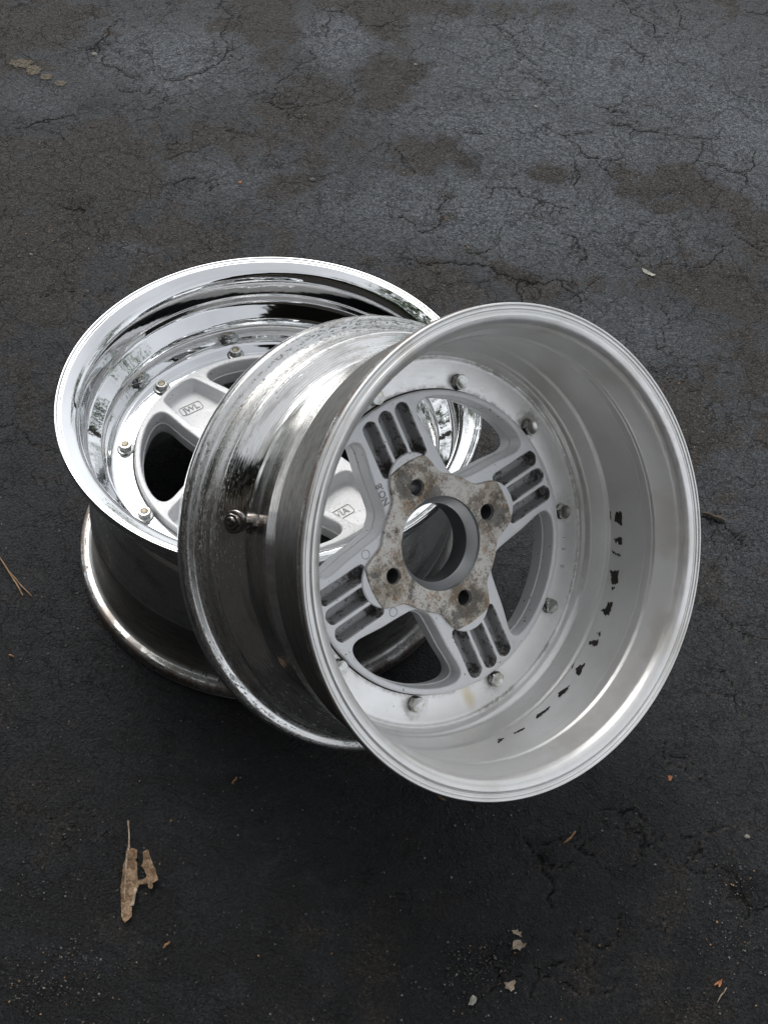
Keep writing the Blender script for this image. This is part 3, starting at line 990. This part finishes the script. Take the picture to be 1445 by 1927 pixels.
def mat_asphalt():
    g = G('cracked_asphalt')
    co = g.coord()
    cdm = g.attr('crackd'); br = g.attr('brown')
    nf = g.noise(co, 900, 4, 0.75)
    nm_ = g.noise(co, 190, 6, 0.78)
    nl = g.noise(co, 30, 4, 0.6)
    brm = g.ramp(g.math('ADD', br, g.math('MULTIPLY', g.math('SUBTRACT', nm_, .5), 2.2)), 0.20, 0.95)
    base = g.mix(nl, (0.012, 0.0135, 0.0165), (0.026, 0.029, 0.034))
    base = g.mix(g.math('MULTIPLY', g.ramp(g.noise(g.vmath('ADD', co, (5, 5, 5)), 75, 5, 0.7), 0.55, 0.68), 0.4), base, (0.046, 0.052, 0.062))
    pl = g.attr('pale')
    base = g.mix(g.math('MULTIPLY', pl, g.ramp(nm_, .40, .58, .15, 1.0)), base, (0.112, 0.124, 0.140))
    brown = g.mix(g.ramp(nm_, .35, .7), (0.026, 0.0225, 0.0200), (0.062, 0.054, 0.048))
    base = g.mix(g.math('MULTIPLY', g.attr('low'), .95), base, g.mix(g.ramp(g.noise(g.vmath('ADD', co, (4, 4, 1)), 26, 7, .75), .46, .62), (0.0035, 0.0037, 0.0045), (0.0105, 0.0118, 0.0145)))  # near ground's shade painted in as a darker tone, deepest at left
    brown = g.mix(g.math('MULTIPLY', g.attr('low'), .6), brown, (0.008, 0.0068, 0.0058))  # same painted shade over the brown
    c = g.mix(brm, base, brown)
    # every grain has its own tone
    gr1, _, _ = g.sep(g.vor(g.vmath('ADD', co, g.vmath('SCALE', g.noisec(co, 700, 2), None, .0012)), 620, 'F1', 'Color'))
    gr2, _, _ = g.sep(g.vor(co, 1500, 'F1', 'Color'))
    tone = g.math('MULTIPLY', g.ramp(gr1, 0, 1, .42, 1.65, False), g.ramp(gr2, 0, 1, .6, 1.45, False))
    c = g.vmath('SCALE', c, None, tone)
    # dark pits between the stones
    pit = g.ramp(g.noise(g.vmath('ADD', co, (1, 2, 3)), 420, 6, 0.8), 0.46, 0.36)
    c = g.mix(g.math('MULTIPLY', pit, 0.6), c, (0.010, 0.010, 0.010))
    # aggregate: some stones show through, most where the sealer is worn
    vc = g.vor(co, 380, 'F1', 'Color'); vd = g.vor(co, 380, 'F1', 'Distance')
    vr, vg, vb = g.sep(vc)
    stone = g.math('MULTIPLY', g.ramp(vd, 0.42, 0.30), g.ramp(vr, g.math('SUBTRACT', 0.985, g.math('MULTIPLY', brm, 0.05)), 1.0))
    c = g.mix(g.math('MULTIPLY', stone, 0.85), c, g.mix(vg, (0.12, 0.10, 0.085), (0.30, 0.28, 0.25)))
    vd2 = g.vor(co, 1100, 'F1', 'Distance'); v2r, v2g, v2b = g.sep(g.vor(co, 1100, 'F1', 'Color'))
    grit = g.math('MULTIPLY', g.ramp(vd2, 0.45, 0.3), g.ramp(v2r, g.math('SUBTRACT', 0.95, g.math('MULTIPLY', brm, 0.12)), 1.0))
    c = g.mix(g.math('MULTIPLY', grit, 0.7), c, g.mix(v2g, (0.10, 0.08, 0.06), (0.22, 0.20, 0.17)))
    # hair cracks
    wv_ = g.vmath('ADD', co, g.vmath('SCALE', g.vmath('SUBTRACT', g.noisec(co, 60, 3), (.5, .5, .5)), None, .016))
    e1 = g.vor(wv_, 55, 'DISTANCE_TO_EDGE', 'Distance')
    e2 = g.vor(wv_, 150, 'DISTANCE_TO_EDGE', 'Distance')
    e0 = g.vor(g.vmath('ADD', co, g.vmath('SCALE', g.vmath('SUBTRACT', g.noisec(co, 26, 4), (.5, .5, .5)), None, .055)), 15, 'DISTANCE_TO_EDGE', 'Distance')
    zone1 = g.math('MULTIPLY', g.ramp(g.noise(co, 13, 3), 0.44, 0.56), g.math('SUBTRACT', 1.0, g.math('MULTIPLY', g.attr('low'), .7)))
    zone2 = g.ramp(g.noise(g.vmath('ADD', co, (9, 3, 1)), 22, 3), 0.54, 0.64)
    brk = g.ramp(g.noise(g.vmath('ADD', co, (2, 8, 4)), 70, 3), 0.42, 0.56)
    hair = g.math('MAXIMUM', g.math('MULTIPLY', g.math('MULTIPLY', g.ramp(e1, 0.022, 0.006), zone1), brk),
                  g.math('MULTIPLY', g.math('MULTIPLY', g.ramp(e2, 0.070, 0.02), zone2), g.math('MULTIPLY', brk, .8)))
    hair = g.math('MAXIMUM', hair, g.math('MULTIPLY', g.math('MULTIPLY', g.ramp(e0, .011, .003), g.ramp(nm_, .42, .55)), g.math('SUBTRACT', .95, g.math('MULTIPLY', g.attr('low'), .6))))
    jit = g.math('MULTIPLY', g.math('SUBTRACT', nf, .5), .0016)
    ck = g.ramp(g.math('ADD', cdm, jit), 0.0004, -0.0003)
    dust = g.math('MULTIPLY', g.ramp(cdm, 0.006, 0.0008), g.ramp(nm_, .48, .62))
    c = g.mix(g.math('MULTIPLY', dust, 0.35), c, (0.11, 0.09, 0.065))
    c = g.mix(g.math('MULTIPLY', hair, 0.7), c, (0.008, 0.008, 0.008))
    c = g.mix(g.math('MULTIPLY', ck, 0.93), c, (0.004, 0.004, 0.004))
    rough = g.math('ADD', g.ramp(brm, 0, 1, 0.37, 0.58), g.math('MULTIPLY', g.math('SUBTRACT', nm_, .5), .25))
    rough = g.math('ADD', rough, g.math('MULTIPLY', g.math('MAXIMUM', ck, hair), .3))
    h = g.math('ADD', g.math('MULTIPLY', nm_, 1.0), g.math('MULTIPLY', nf, .35))
    h = g.math('SUBTRACT', h, g.math('MULTIPLY', pit, g.ramp(brm, 0, 1, .35, .75)))
    h = g.math('ADD', h, g.math('MULTIPLY', stone, .5))
    h = g.math('ADD', h, g.math('MULTIPLY', g.math('SUBTRACT', 1.0, g.vor(co, 480, 'SMOOTH_F1')), .5))
    h = g.math('SUBTRACT', h, g.math('MULTIPLY', g.math('MAXIMUM', hair, ck), .9))
    n = g.bump(h, 0.0019, 1.0)
    return g.fin(c, 0.0, rough, n, 0.36)
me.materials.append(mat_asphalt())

# sandy stains left in a tread pattern, top left
M_SAND = mat_simple('sand_stain', (0.17, 0.145, 0.105), 0, 0.9, 500, .0006, (0.055, 0.047, 0.04), 300)
def ground_z(x, y):
    i = min(max(np.searchsorted(gx, x), 1), NX - 1); j = min(max(np.searchsorted(gy, y), 1), NY - 1)
    return float(max(H[j, i], H[j - 1, i], H[j, i - 1], H[j - 1, i - 1]))

def flake(name, outline, hfun, mats, parent=None, thick=.00035, gstep=.0022, loc=None):
    """thin leaf-like sheet with an outline, a grid inside it, real thickness and a height function"""
    out = ccw(outline)
    xs = [p[0] for p in out]; ys = [p[1] for p in out]
    pts = [Vector(p) for p in out]
    nb = len(pts)
    def inside(x, y):
        c = False
        for i in range(nb):
            x1, y1 = out[i - 1]; x2, y2 = out[i]
            if (y1 > y) != (y2 > y) and x < (x2 - x1) * (y - y1) / (y2 - y1) + x1: c = not c
        return c
    y = min(ys) + gstep / 2
    while y < max(ys):
        x = min(xs) + gstep / 2
        while x < max(xs):
            px, py = x + random.uniform(-.2, .2) * gstep, y + random.uniform(-.2, .2) * gstep
            if inside(px, py) and min((Vector((px, py)) - q).length for q in pts[:nb]) > gstep * .45: pts.append(Vector((px, py)))
            x += gstep
        y += gstep
    vs_, es, fs, *_ = delaunay_2d_cdt(pts, [(i, (i + 1) % nb) for i in range(nb)], [], 0, 1e-7)
    fs = [f for f in fs if inside(sum(vs_[i].x for i in f) / 3, sum(vs_[i].y for i in f) / 3)]
    n = len(vs_)
    V = [(p.x, p.y, hfun(p.x, p.y) + thick) for p in vs_] + [(p.x, p.y, hfun(p.x, p.y)) for p in vs_]
    F = [tuple(f) for f in fs] + [tuple(i + n for i in reversed(f)) for f in fs]
    cnt = {}
    for f in fs:
        for a, b in zip(f, list(f[1:]) + [f[0]]): cnt[(a, b)] = 1
    for (a, b) in list(cnt):
        if (b, a) not in cnt: F.append((b, a, a + n, b + n))
    return make(name, V, F, mats, parent, sharp=60)

def px_outline(pts, o, s): return [tuple(gp(o[0] + a / s, o[1] + b / s).xy) for a, b in pts]

def densify(pts, step, jit):
    out = []
    n = len(pts)
    for i in range(n):
        a, b = Vector(pts[i]), Vector(pts[(i + 1) % n])
        m = max(1, int((b - a).length / step))
        for k in range(m):
            p = a.lerp(b, k / m)
            out.append((p.x + random.uniform(-jit, jit) * (k > 0), p.y + random.uniform(-jit, jit) * (k > 0)))
    return out

# ---- torn leaf
def mat_leaf(name, c1, c2, c3):
    g = G(name)
    co = g.coord()
    n1 = g.noise(co, 160, 5, 0.7); n2 = g.noise(co, 600, 4)
    vein = g.ramp(g.vor(g.vmath('ADD', co, g.vmath('SCALE', g.noisec(co, 120, 2), None, .004)), 330, 'DISTANCE_TO_EDGE', 'Distance'), .06, .0)
    c = g.mix(g.ramp(n1, .42, .58), c1, c2)
    c = g.mix(g.math('MULTIPLY', vein, .35), c, c3)
    c = g.mix(g.math('MULTIPLY', g.ramp(n2, .6, .7), .5), c, (c1[0] * .4, c1[1] * .4, c1[2] * .4))
    n = g.bump(g.math('ADD', n2, g.math('MULTIPLY', vein, .6)), .0005)
    return g.fin(c, 0, .6, n)
M_LEAF = mat_leaf('dry_leaf', (0.21, 0.125, 0.065), (0.40, 0.27, 0.16), (0.13, 0.075, 0.035))
M_LEAFP = mat_leaf('pale_dry_leaf', (0.42, 0.32, 0.23), (0.55, 0.45, 0.35), (0.28, 0.2, 0.13))
M_LEAFG = mat_leaf('grey_dry_leaf', (0.38, 0.37, 0.31), (0.50, 0.48, 0.42), (0.2, 0.2, 0.16))
M_LEAFO = mat_leaf('orange_leaf', (0.55, 0.20, 0.08), (0.62, 0.30, 0.14), (0.35, 0.12, 0.04))
M_NEEDLE = mat_simple('dry_needle', (0.32, 0.17, 0.075), 0, .55, 0, 0, (0.42, 0.27, 0.14), 120)
M_TWIG = mat_simple('twig_bark', (0.06, 0.045, 0.035), 0, .8, 300, .0005, (0.11, 0.09, 0.07), 100)

random.seed(21)
LF = (100, 1500); LS = 4.817
body = [(702,470),(722,482),(770,492),(768,560),(755,590),(770,620),(768,680),(776,765),(850,762),(857,740),(838,690),(805,655),(820,600),(826,530),(850,490),(875,505),(885,560),(915,650),(935,680),(945,730),(962,780),(930,800),(905,806),(912,830),(905,857),(873,848),(868,808),(784,806),(768,840),(766,870),(745,960),(742,1000),(720,1006),(722,1095),(660,1168),(625,1100),(622,1000),(625,910),(620,850),(640,740),(645,640),(665,585),(688,480)]
lc = gp(100 + 700 / LS, 1500 + 800 / LS)
outl = densify(px_outline(body, LF, LS), .0016, .00035)
def leafh(x, y):
    u, v = x - lc.x, y - lc.y
    base = ground_z(x, y) + .0012
    n_ = mnoise.noise(Vector((x * 210, y * 150, 1))) * .0042 + mnoise.noise(Vector((x * 70, y * 60, 5))) * .0045
    curl = .0060 * max(0, (u - .008) / .03) + .0050 * max(0, (-.003 - u) / .006) + .0035 * max(0, (-.02 - v) / .03)
    return base + abs(n_) + curl + .0010
root = bpy.data.objects.new('torn_leaf', None); root.location = (lc.x, lc.y, 0); root.empty_display_size = .02; link(root)
tag(root, 'large torn brown leaf shaped like a crooked letter H with long thin stem', 'leaf')
bl = flake('blade', outl, leafh, [M_LEAF], None)
bl.data.transform(Matrix.Translation((-lc.x, -lc.y, 0))); bl.parent = root
st = [gp(LF[0] + a / LS, LF[1] + b / LS) for a, b in ((686, 235), (690, 290), (695, 360), (694, 430), (695, 475), (680, 560), (668, 660), (662, 760), (655, 860), (652, 960))]
pts = [Vector((p.x - lc.x, p.y - lc.y, (leafh(p.x, p.y) + .0007 if i > 3 else ground_z(p.x, p.y) + .0035 - i * .0002))) for i, p in enumerate(st)]
tube('leaf_stem', pts, [.0009, .0006, .0006, .0007, .0009, .0009, .0008, .0008, .0007, .0004], [M_LEAFP], root)
fold = [(745,850),(768,845),(770,880),(755,930),(742,1000),(700,1005),(722,960),(735,900)]
fo = densify(px_outline(fold, LF, LS), .0016, .0002)
f2 = flake('curled_edge', fo, lambda x, y: leafh(x, y) + .0012 + .0010 * abs(mnoise.noise(Vector((x * 200, y * 200, 9)))), [M_LEAFP], None)
f2.data.transform(Matrix.Translation((-lc.x, -lc.y, 0))); f2.parent = root

def bit(name, cat, label, outline_px, mat, o=(800, 1500), s=2.24, lift=.0015, group=None, amp=.0016):
    ol = densify(px_outline(outline_px, o, s), .0014, .0002)
    cx = sum(p[0] for p in ol) / len(ol); cy = sum(p[1] for p in ol) / len(ol)
    zz = ground_z(cx, cy)
    ob = flake(name, [(x - cx, y - cy) for x, y in ol], lambda x, y: max(.0, lift * .4 + abs(mnoise.noise(Vector((x * 170 + cx * 50, y * 170, 2)))) * amp * 1.8 + 26 * (x * x + y * y)), [mat], None, .0003, .0016)
    ob.location = (cx, cy, zz)
    tag(ob, label, cat, group)
    return ob
GL = 'small leaf scraps on the asphalt'
bit('leaf_scrap', 'leaf scrap', 'small pointed brown leaf scrap just above a broader one, low right of centre', [(362,565),(385,560),(388,555),(393,568),(408,566),(402,578),(408,592),(390,583),(372,577)], M_LEAFP, group=GL)
bit('leaf_scrap', 'leaf scrap', 'broader pale leaf scrap with notched edge directly below a small pointed one', [(370,610),(385,602),(400,603),(410,617),(426,618),(420,632),(408,634),(398,648),(385,640),(370,647),(367,630)], M_LEAFP, group=GL)
bit('leaf_scrap', 'leaf scrap', 'cream maple shaped leaf scrap with dark spot beside brown debris near bottom edge', [(330,778),(350,782),(362,775),(376,770),(382,780),(374,792),(376,808),(362,820),(350,808),(334,806),(340,794)], M_LEAFP, group=GL)
bit('leaf_scrap', 'leaf scrap', 'greyish crumpled leaf scrap, lowest of the pale ones near bottom edge', [(190,845),(200,835),(212,840),(218,850),(212,866),(198,880),(190,874),(180,878),(186,862)], M_LEAFG, group=GL)
bit('leaf_scrap', 'leaf scrap', 'orange V shaped seed scrap near the lower right corner', [(1216,792),(1228,780),(1240,775),(1250,769),(1248,784),(1240,802),(1234,800),(1236,788),(1226,792),(1218,798)], M_LEAFO, group=GL)
bit('leaf_scrap', 'leaf scrap', 'tiny orange chip on the asphalt right of the leaning wheel bottom', [(1255,1040),(1268,1038),(1275,1044),(1266,1062),(1258,1058)], M_LEAFO, (700, 1000), 2.258, group=GL)
bit('leaf_scrap', 'leaf scrap', 'pale elongated flake on the blue grey asphalt right of the wheels top', [(970,1012),(985,1015),(1005,1025),(1022,1038),(1010,1040),(990,1030),(975,1024)], M_LEAFG, (720, 0), 1.993, group=GL, amp=.0006)
bit('leaf_scrap', 'leaf scrap', 'tan leaf tip poking out under the leaning wheel bottom edge', [(870,468),(905,476),(945,500),(960,522),(930,512),(895,492)], M_LEAF, (640, 1400), 4.817, group=GL)

def needle(label, pxs, r0, mat, name='pine_needle', cat='pine needle', group='dry pine needles on the asphalt', lift=.0012):
    P = [gp(a, b) for a, b in pxs]
    sp = []
    for i in range(len(P) - 1):
        for k in range(4): sp.append(P[i].lerp(P[i + 1], k / 4))
    sp.append(P[-1])
    c = sp[len(sp) // 2]
    zz = ground_z(c.x, c.y)
    pts = [Vector((p.x - c.x, p.y - c.y, max(ground_z(p.x, p.y) - zz, 0) + r0 + lift * abs(math.sin(i * .5)))) for i, p in enumerate(sp)]
    n = len(pts)
    ob = tube(name, pts, [r0 * (.35 + .65 * math.sin(math.pi * (i + .6) / (n + .2)) ** .4) for i in range(n)], [mat], None, 6)
    ob.location = (c.x, c.y, zz)
    tag(ob, label, cat, group)
needle('long brown pine needle left of the wheels, the straighter of a crossed pair', [(0, 1049), (18, 1078), (32, 1100), (44, 1122)], .0008, M_NEEDLE)
needle('thin brown pine needle left of the wheels, its tip bending away to the right', [(10, 1068), (30, 1090), (45, 1108), (61, 1123)], .0006, M_NEEDLE)
needle('short curved tan needle right of centre below the leaning wheel', [(1060, 1587), (1070, 1580), (1077, 1572), (1082, 1565)], .0009, M_NEEDLE)
needle('pale bent plant stem lying near the lower right corner', [(1349, 1886), (1356, 1873), (1362, 1867), (1366, 1859)], .0005, M_LEAFP, 'plant_stem', 'stem', None)
needle('short brown needle alone in the dark shade below both wheels', [(437, 1475), (442, 1470), (446, 1464)], .0008, M_NEEDLE)
needle('short stubby needle fragment right of the torn leaf', [(308, 1785), (314, 1779), (320, 1774)], .0010, M_NEEDLE)
needle('small tan needle on dark asphalt above and left of the bottom rim shade', [(18, 1234), (23, 1236), (27, 1237)], .0011, M_NEEDLE)
needle('dark broken twig at the right of the leaning wheel', [(1320, 968), (1335, 973), (1350, 978), (1362, 983)], .0022, M_TWIG, 'twig', 'twig', None)

# sandy tread spots
for k, (px, py, rx, ry) in enumerate(((42, 118, 22, 9), (64, 130, 15, 10), (88, 143, 12, 6), (113, 155, 12, 6))):
    c = gp(px, py); ex = (gp(px + rx, py) - c).length; ey = (gp(px, py + ry) - c).length
    ol = []
    for i in range(26):
        a = 2 * math.pi * i / 26; j = random.uniform(.72, 1.15)
        ol.append((ex * j * math.cos(a), ey * j * math.sin(a)))
    ob = flake('sand_spot', ol, lambda x, y: ground_z(x + c.x, y + c.y) + .0001, [M_SAND], None, .0004, .004)
    ob.location = (c.x, c.y, 0)
    tag(ob, ('widest and leftmost of four sandy spots at top left', 'second sandy spot from the left in the top left row', 'third sandy spot from the left in the top left row', 'rightmost and lowest of four sandy spots at top left')[k], 'sand spot', 'row of sandy spots on the asphalt')

# ---- loose stones
def stone_mesh(name, r, mat, seed):
    rs = random.Random(seed)
    bm = bmesh.new(); bmesh.ops.create_icosphere(bm, subdivisions=2, radius=r)
    sx, sy, sz = rs.uniform(.8, 1.3), rs.uniform(.7, 1.1), rs.uniform(.5, .8)
    for v in bm.verts:
        n_ = 1 + .3 * mnoise.noise(Vector(v.co) / r * .9 + Vector((seed, 0, 0)))
        v.co = Vector((v.co.x * sx * n_, v.co.y * sy * n_, v.co.z * sz * n_))
    m_ = bpy.data.meshes.new(name); bm.to_mesh(m_); bm.free(); m_.materials.append(mat)
    return bpy.data.objects.new(name, m_)
M_PALE = mat_simple('pale_stone', (0.30, 0.285, 0.255), 0, .8, 400, .0005, (0.25, 0.23, 0.2), 200)
M_GREYS = mat_simple('grey_stone', (0.13, 0.125, 0.12), 0, .8, 400, .0005, (0.07, 0.07, 0.07), 200)
for k, (px, py, r_, m_, lab) in enumerate((
        (178, 100, .0050, M_PALE, 'pale stone lodged in a crack at the upper left'),
        (359, 149, .0042, M_PALE, 'pale oval stone on a crack left of top centre'),
        (781, 121, .0028, M_PALE, 'small white pebble on bluish asphalt at top centre'),
        (1008, 200, .0028, M_PALE, 'pinkish white pebble at the upper right, in the middle of the blue grey area'),
        (59, 478, .0030, M_PALE, 'small pale pebble near the left edge level with the wheel top'),
        (588, 333, .0050, M_GREYS, 'dark rounded stone in a hollow above the polished wheel'),
        (1405, 1574, .0030, M_PALE, 'whitish pebble near the right edge below the wheels'),
        (452, 342, .0030, M_LEAFO, 'rust coloured pebble left of centre above the polished wheel'))):
    c = gp(px, py)
    r_ *= .75; o = link(stone_mesh('pebble', r_, m_, k + 3)); o.location = (c.x, c.y, ground_z(c.x, c.y) + r_ * .1)
    tag(o, lab, 'pebble', 'single pebbles on the asphalt')

def grit():
    rs = random.Random(99)
    base = [Vector(p) for p in ((1, 0, 0), (-1, 0, 0), (0, 1, 0), (0, -1, 0), (0, 0, 1), (0, 0, -1))]
    bf = [(0, 2, 4), (2, 1, 4), (1, 3, 4), (3, 0, 4), (2, 0, 5), (1, 2, 5), (3, 1, 5), (0, 3, 5)]
    v, f, fm = [], [], []
    clusters = [(130, 400, 60), (80, 450, 50), (910, 1830, 45), (900, 1800, 30), (1380, 1665, 50), (40, 60, 60), (1390, 1770, 40), (900, 1520, 50), (60, 1850, 60), (150, 1810, 40), (1290, 830, 30), (1240, 700, 15), (840, 370, 8), (840, 410, 8), (880, 470, 10), (575, 220, 10)]
    n = 0
    while n < 5200:
        if rs.random() < .40:
            cx, cy, sg = rs.choice(clusters); px, py = rs.gauss(cx, sg), rs.gauss(cy, sg * .7)
        else:
            px, py = rs.uniform(-60, 1500), rs.uniform(-60, 1990)
        p = gp(px, py)
        if p.x ** 2 + p.y ** 2 < .19 ** 2: n += 1; continue
        r = rs.choice((.0003, .0004, .0005, .0005, .0006, .0006, .0008, .0011)) * rs.uniform(.8, 1.2)
        q = Matrix.Rotation(rs.uniform(0, 6.28), 3, 'Z') @ Matrix.Rotation(rs.uniform(0, 3), 3, 'X')
        z = ground_z(p.x, p.y) + r * .3
        s0 = len(v)
        for b in base:
            d = q @ (b * r * rs.uniform(.7, 1.25)); v.append((p.x + d.x, p.y + d.y, z + d.z * .8))
        mi = rs.choices((0, 1, 2, 3), (2, 8, 4, 1))[0]
        for t in bf: f.append(tuple(s0 + i for i in t)); fm.append(mi)
        n += 1
    o = make('gravel', v, f, [M_PALE, M_GREYS, M_SAND, M_NEEDLE], None, fm, smooth=False, sharp=None)
    tag(o, 'loose grit and crumbs scattered over the asphalt', 'gravel', kind='stuff')
grit()

# ------------------------------------------------------------------ what stands round the driveway and shows in the polished metal
def box(v, f, x0, x1, y0, y1, z0, z1):
    s = len(v)
    v += [(x0, y0, z0), (x1, y0, z0), (x1, y1, z0), (x0, y1, z0), (x0, y0, z1), (x1, y0, z1), (x1, y1, z1), (x0, y1, z1)]
    f += [tuple(s + i for i in q) for q in ((0, 3, 2, 1), (4, 5, 6, 7), (0, 1, 5, 4), (1, 2, 6, 5), (2, 3, 7, 6), (3, 0, 4, 7))]
def boxes(name, lst, mat, parent):
    v, f = [], []
    for b in lst: box(v, f, *b)
    return make(name, v, f, mat, parent, smooth=False, sharp=None)
M_WALL = mat_simple('brown_siding', (0.10, 0.08, 0.058), 0, .75, 8, .004, (0.08, 0.062, 0.045), 3)
M_TRIM = mat_simple('beige_trim', (0.42, 0.36, 0.27), 0, .6)
M_ROOF = mat_simple('roof_shingle', (0.06, 0.055, 0.05), 0, .9, 40, .004)
garage = bpy.data.objects.new('garage', None); garage.location = (-1.05, -1.58, 0); garage.rotation_euler = (0, 0, math.atan2(-.55, .83)); link(garage)
tag(garage, 'brown garage with a wide closed door, mirrored dark in the polished metal', 'garage')
M_DOOR = mat_simple('garage_door_paint', (0.034, 0.028, 0.022), 0, .6, 6, .003, (0.028, 0.023, 0.018), 2)
boxes('wall', [(-7, -5.2, -.2, 0, 0, 3.2), (3.1, 3.6, -.2, 0, 0, 3.2), (-5.2, 3.1, -.2, 0, 2.5, 3.2)] + [(-7, -5.205, 0, .02, .02 + i * .2, .19 + i * .2) for i in range(15)] + [(3.105, 3.6, 0, .02, .02 + i * .2, .19 + i * .2) for i in range(15)], M_WALL, garage)
boxes('door_frame', [(-5.32, -5.2, .021, .06, 0, 2.61), (3.1, 3.22, .021, .06, 0, 2.61), (-5.2, 3.1, .001, .06, 2.5, 2.61)], M_TRIM, garage)
boxes('garage_door', [(-5.19, 3.09, -.14, -.10, .01 + k * .5, .49 + k * .5) for k in range(5)] + [(-5.19, 3.09, -.18, -.15, .01, 2.49)], M_DOOR, garage)
boxes('roof', [(-7.4, 3.9, -5.6, .7, 3.22, 3.36)], M_ROOF, garage)  # unseen overhang, widened to darken the ground

def tree(loc, h, cr, seed, label, n=5200):
    rs = random.Random(seed)
    root = bpy.data.objects.new('leafy_tree', None); root.location = loc; link(root)
    tag(root, label, 'tree', 'trees round the driveway')
    pts = [Vector((.12 * math.sin(i * .9 + seed), .1 * math.cos(i * 1.3), h * .8 * i / 7)) for i in range(8)]
    tube('trunk', pts, [.17 - .02 * i for i in range(8)], [M_TWIG], root, 10)
    cl = [(Vector((rs.gauss(0, .38) * cr, rs.gauss(0, .38) * cr, h * .62 + rs.gauss(0, .2) * h)), rs.uniform(.25, .5) * cr) for _ in range(22)]
    for c, r_ in cl[:7]:
        tube('limb', [Vector((0, 0, h * .35)), Vector((c.x * .5, c.y * .5, (h * .35 + c.z) / 2)), c], [.06, .04, .015], [M_TWIG], root, 6)
    v, f = [], []
    for _ in range(n):
        c, r_ = rs.choice(cl)
        d = Vector((rs.gauss(0, 1), rs.gauss(0, 1), rs.gauss(0, 1))).normalized() * r_ * rs.uniform(.5, 1) 
        p = c + d
        a = Vector((rs.gauss(0, 1), rs.gauss(0, 1), rs.gauss(0, 1))).normalized(); b = a.orthogonal().normalized()
        s_ = rs.uniform(.05, .11); k = len(v)
        v += [p - a * s_, p + b * s_ * .5, p + a * s_, p - b * s_ * .5]; f.append((k, k + 1, k + 2, k + 3))
    make('crown', v, f, [M_FOL], root, smooth=False, sharp=None)
M_FOL = mat_simple('foliage', (0.065, 0.14, 0.035), 0, .5, 0, 0, (0.11, 0.20, 0.055), 3)
tree((4.6, 5.2, 0), 5.6, 1.9, 1, 'leafy green tree right of the drive, mirrored green in the polished lip')
tree((7.2, 1.6, 0), 6.2, 2.1, 2, 'broad tree standing to the right beyond the frame')
tree((-4.4, 4.6, 0), 7.0, 2.4, 3, 'tree standing far left behind the wheels beyond the frame')
tree((-3.6, 1.0, 0), 6.4, 2.3, 4, 'tall tree added left of the wheels beyond the frame to darken that side')  # unseen tree, added to block light from the left
tree((-.4, 11.5, 0), 5.0, 2.3, 5, 'distant tree straight behind the wheels beyond the frame')
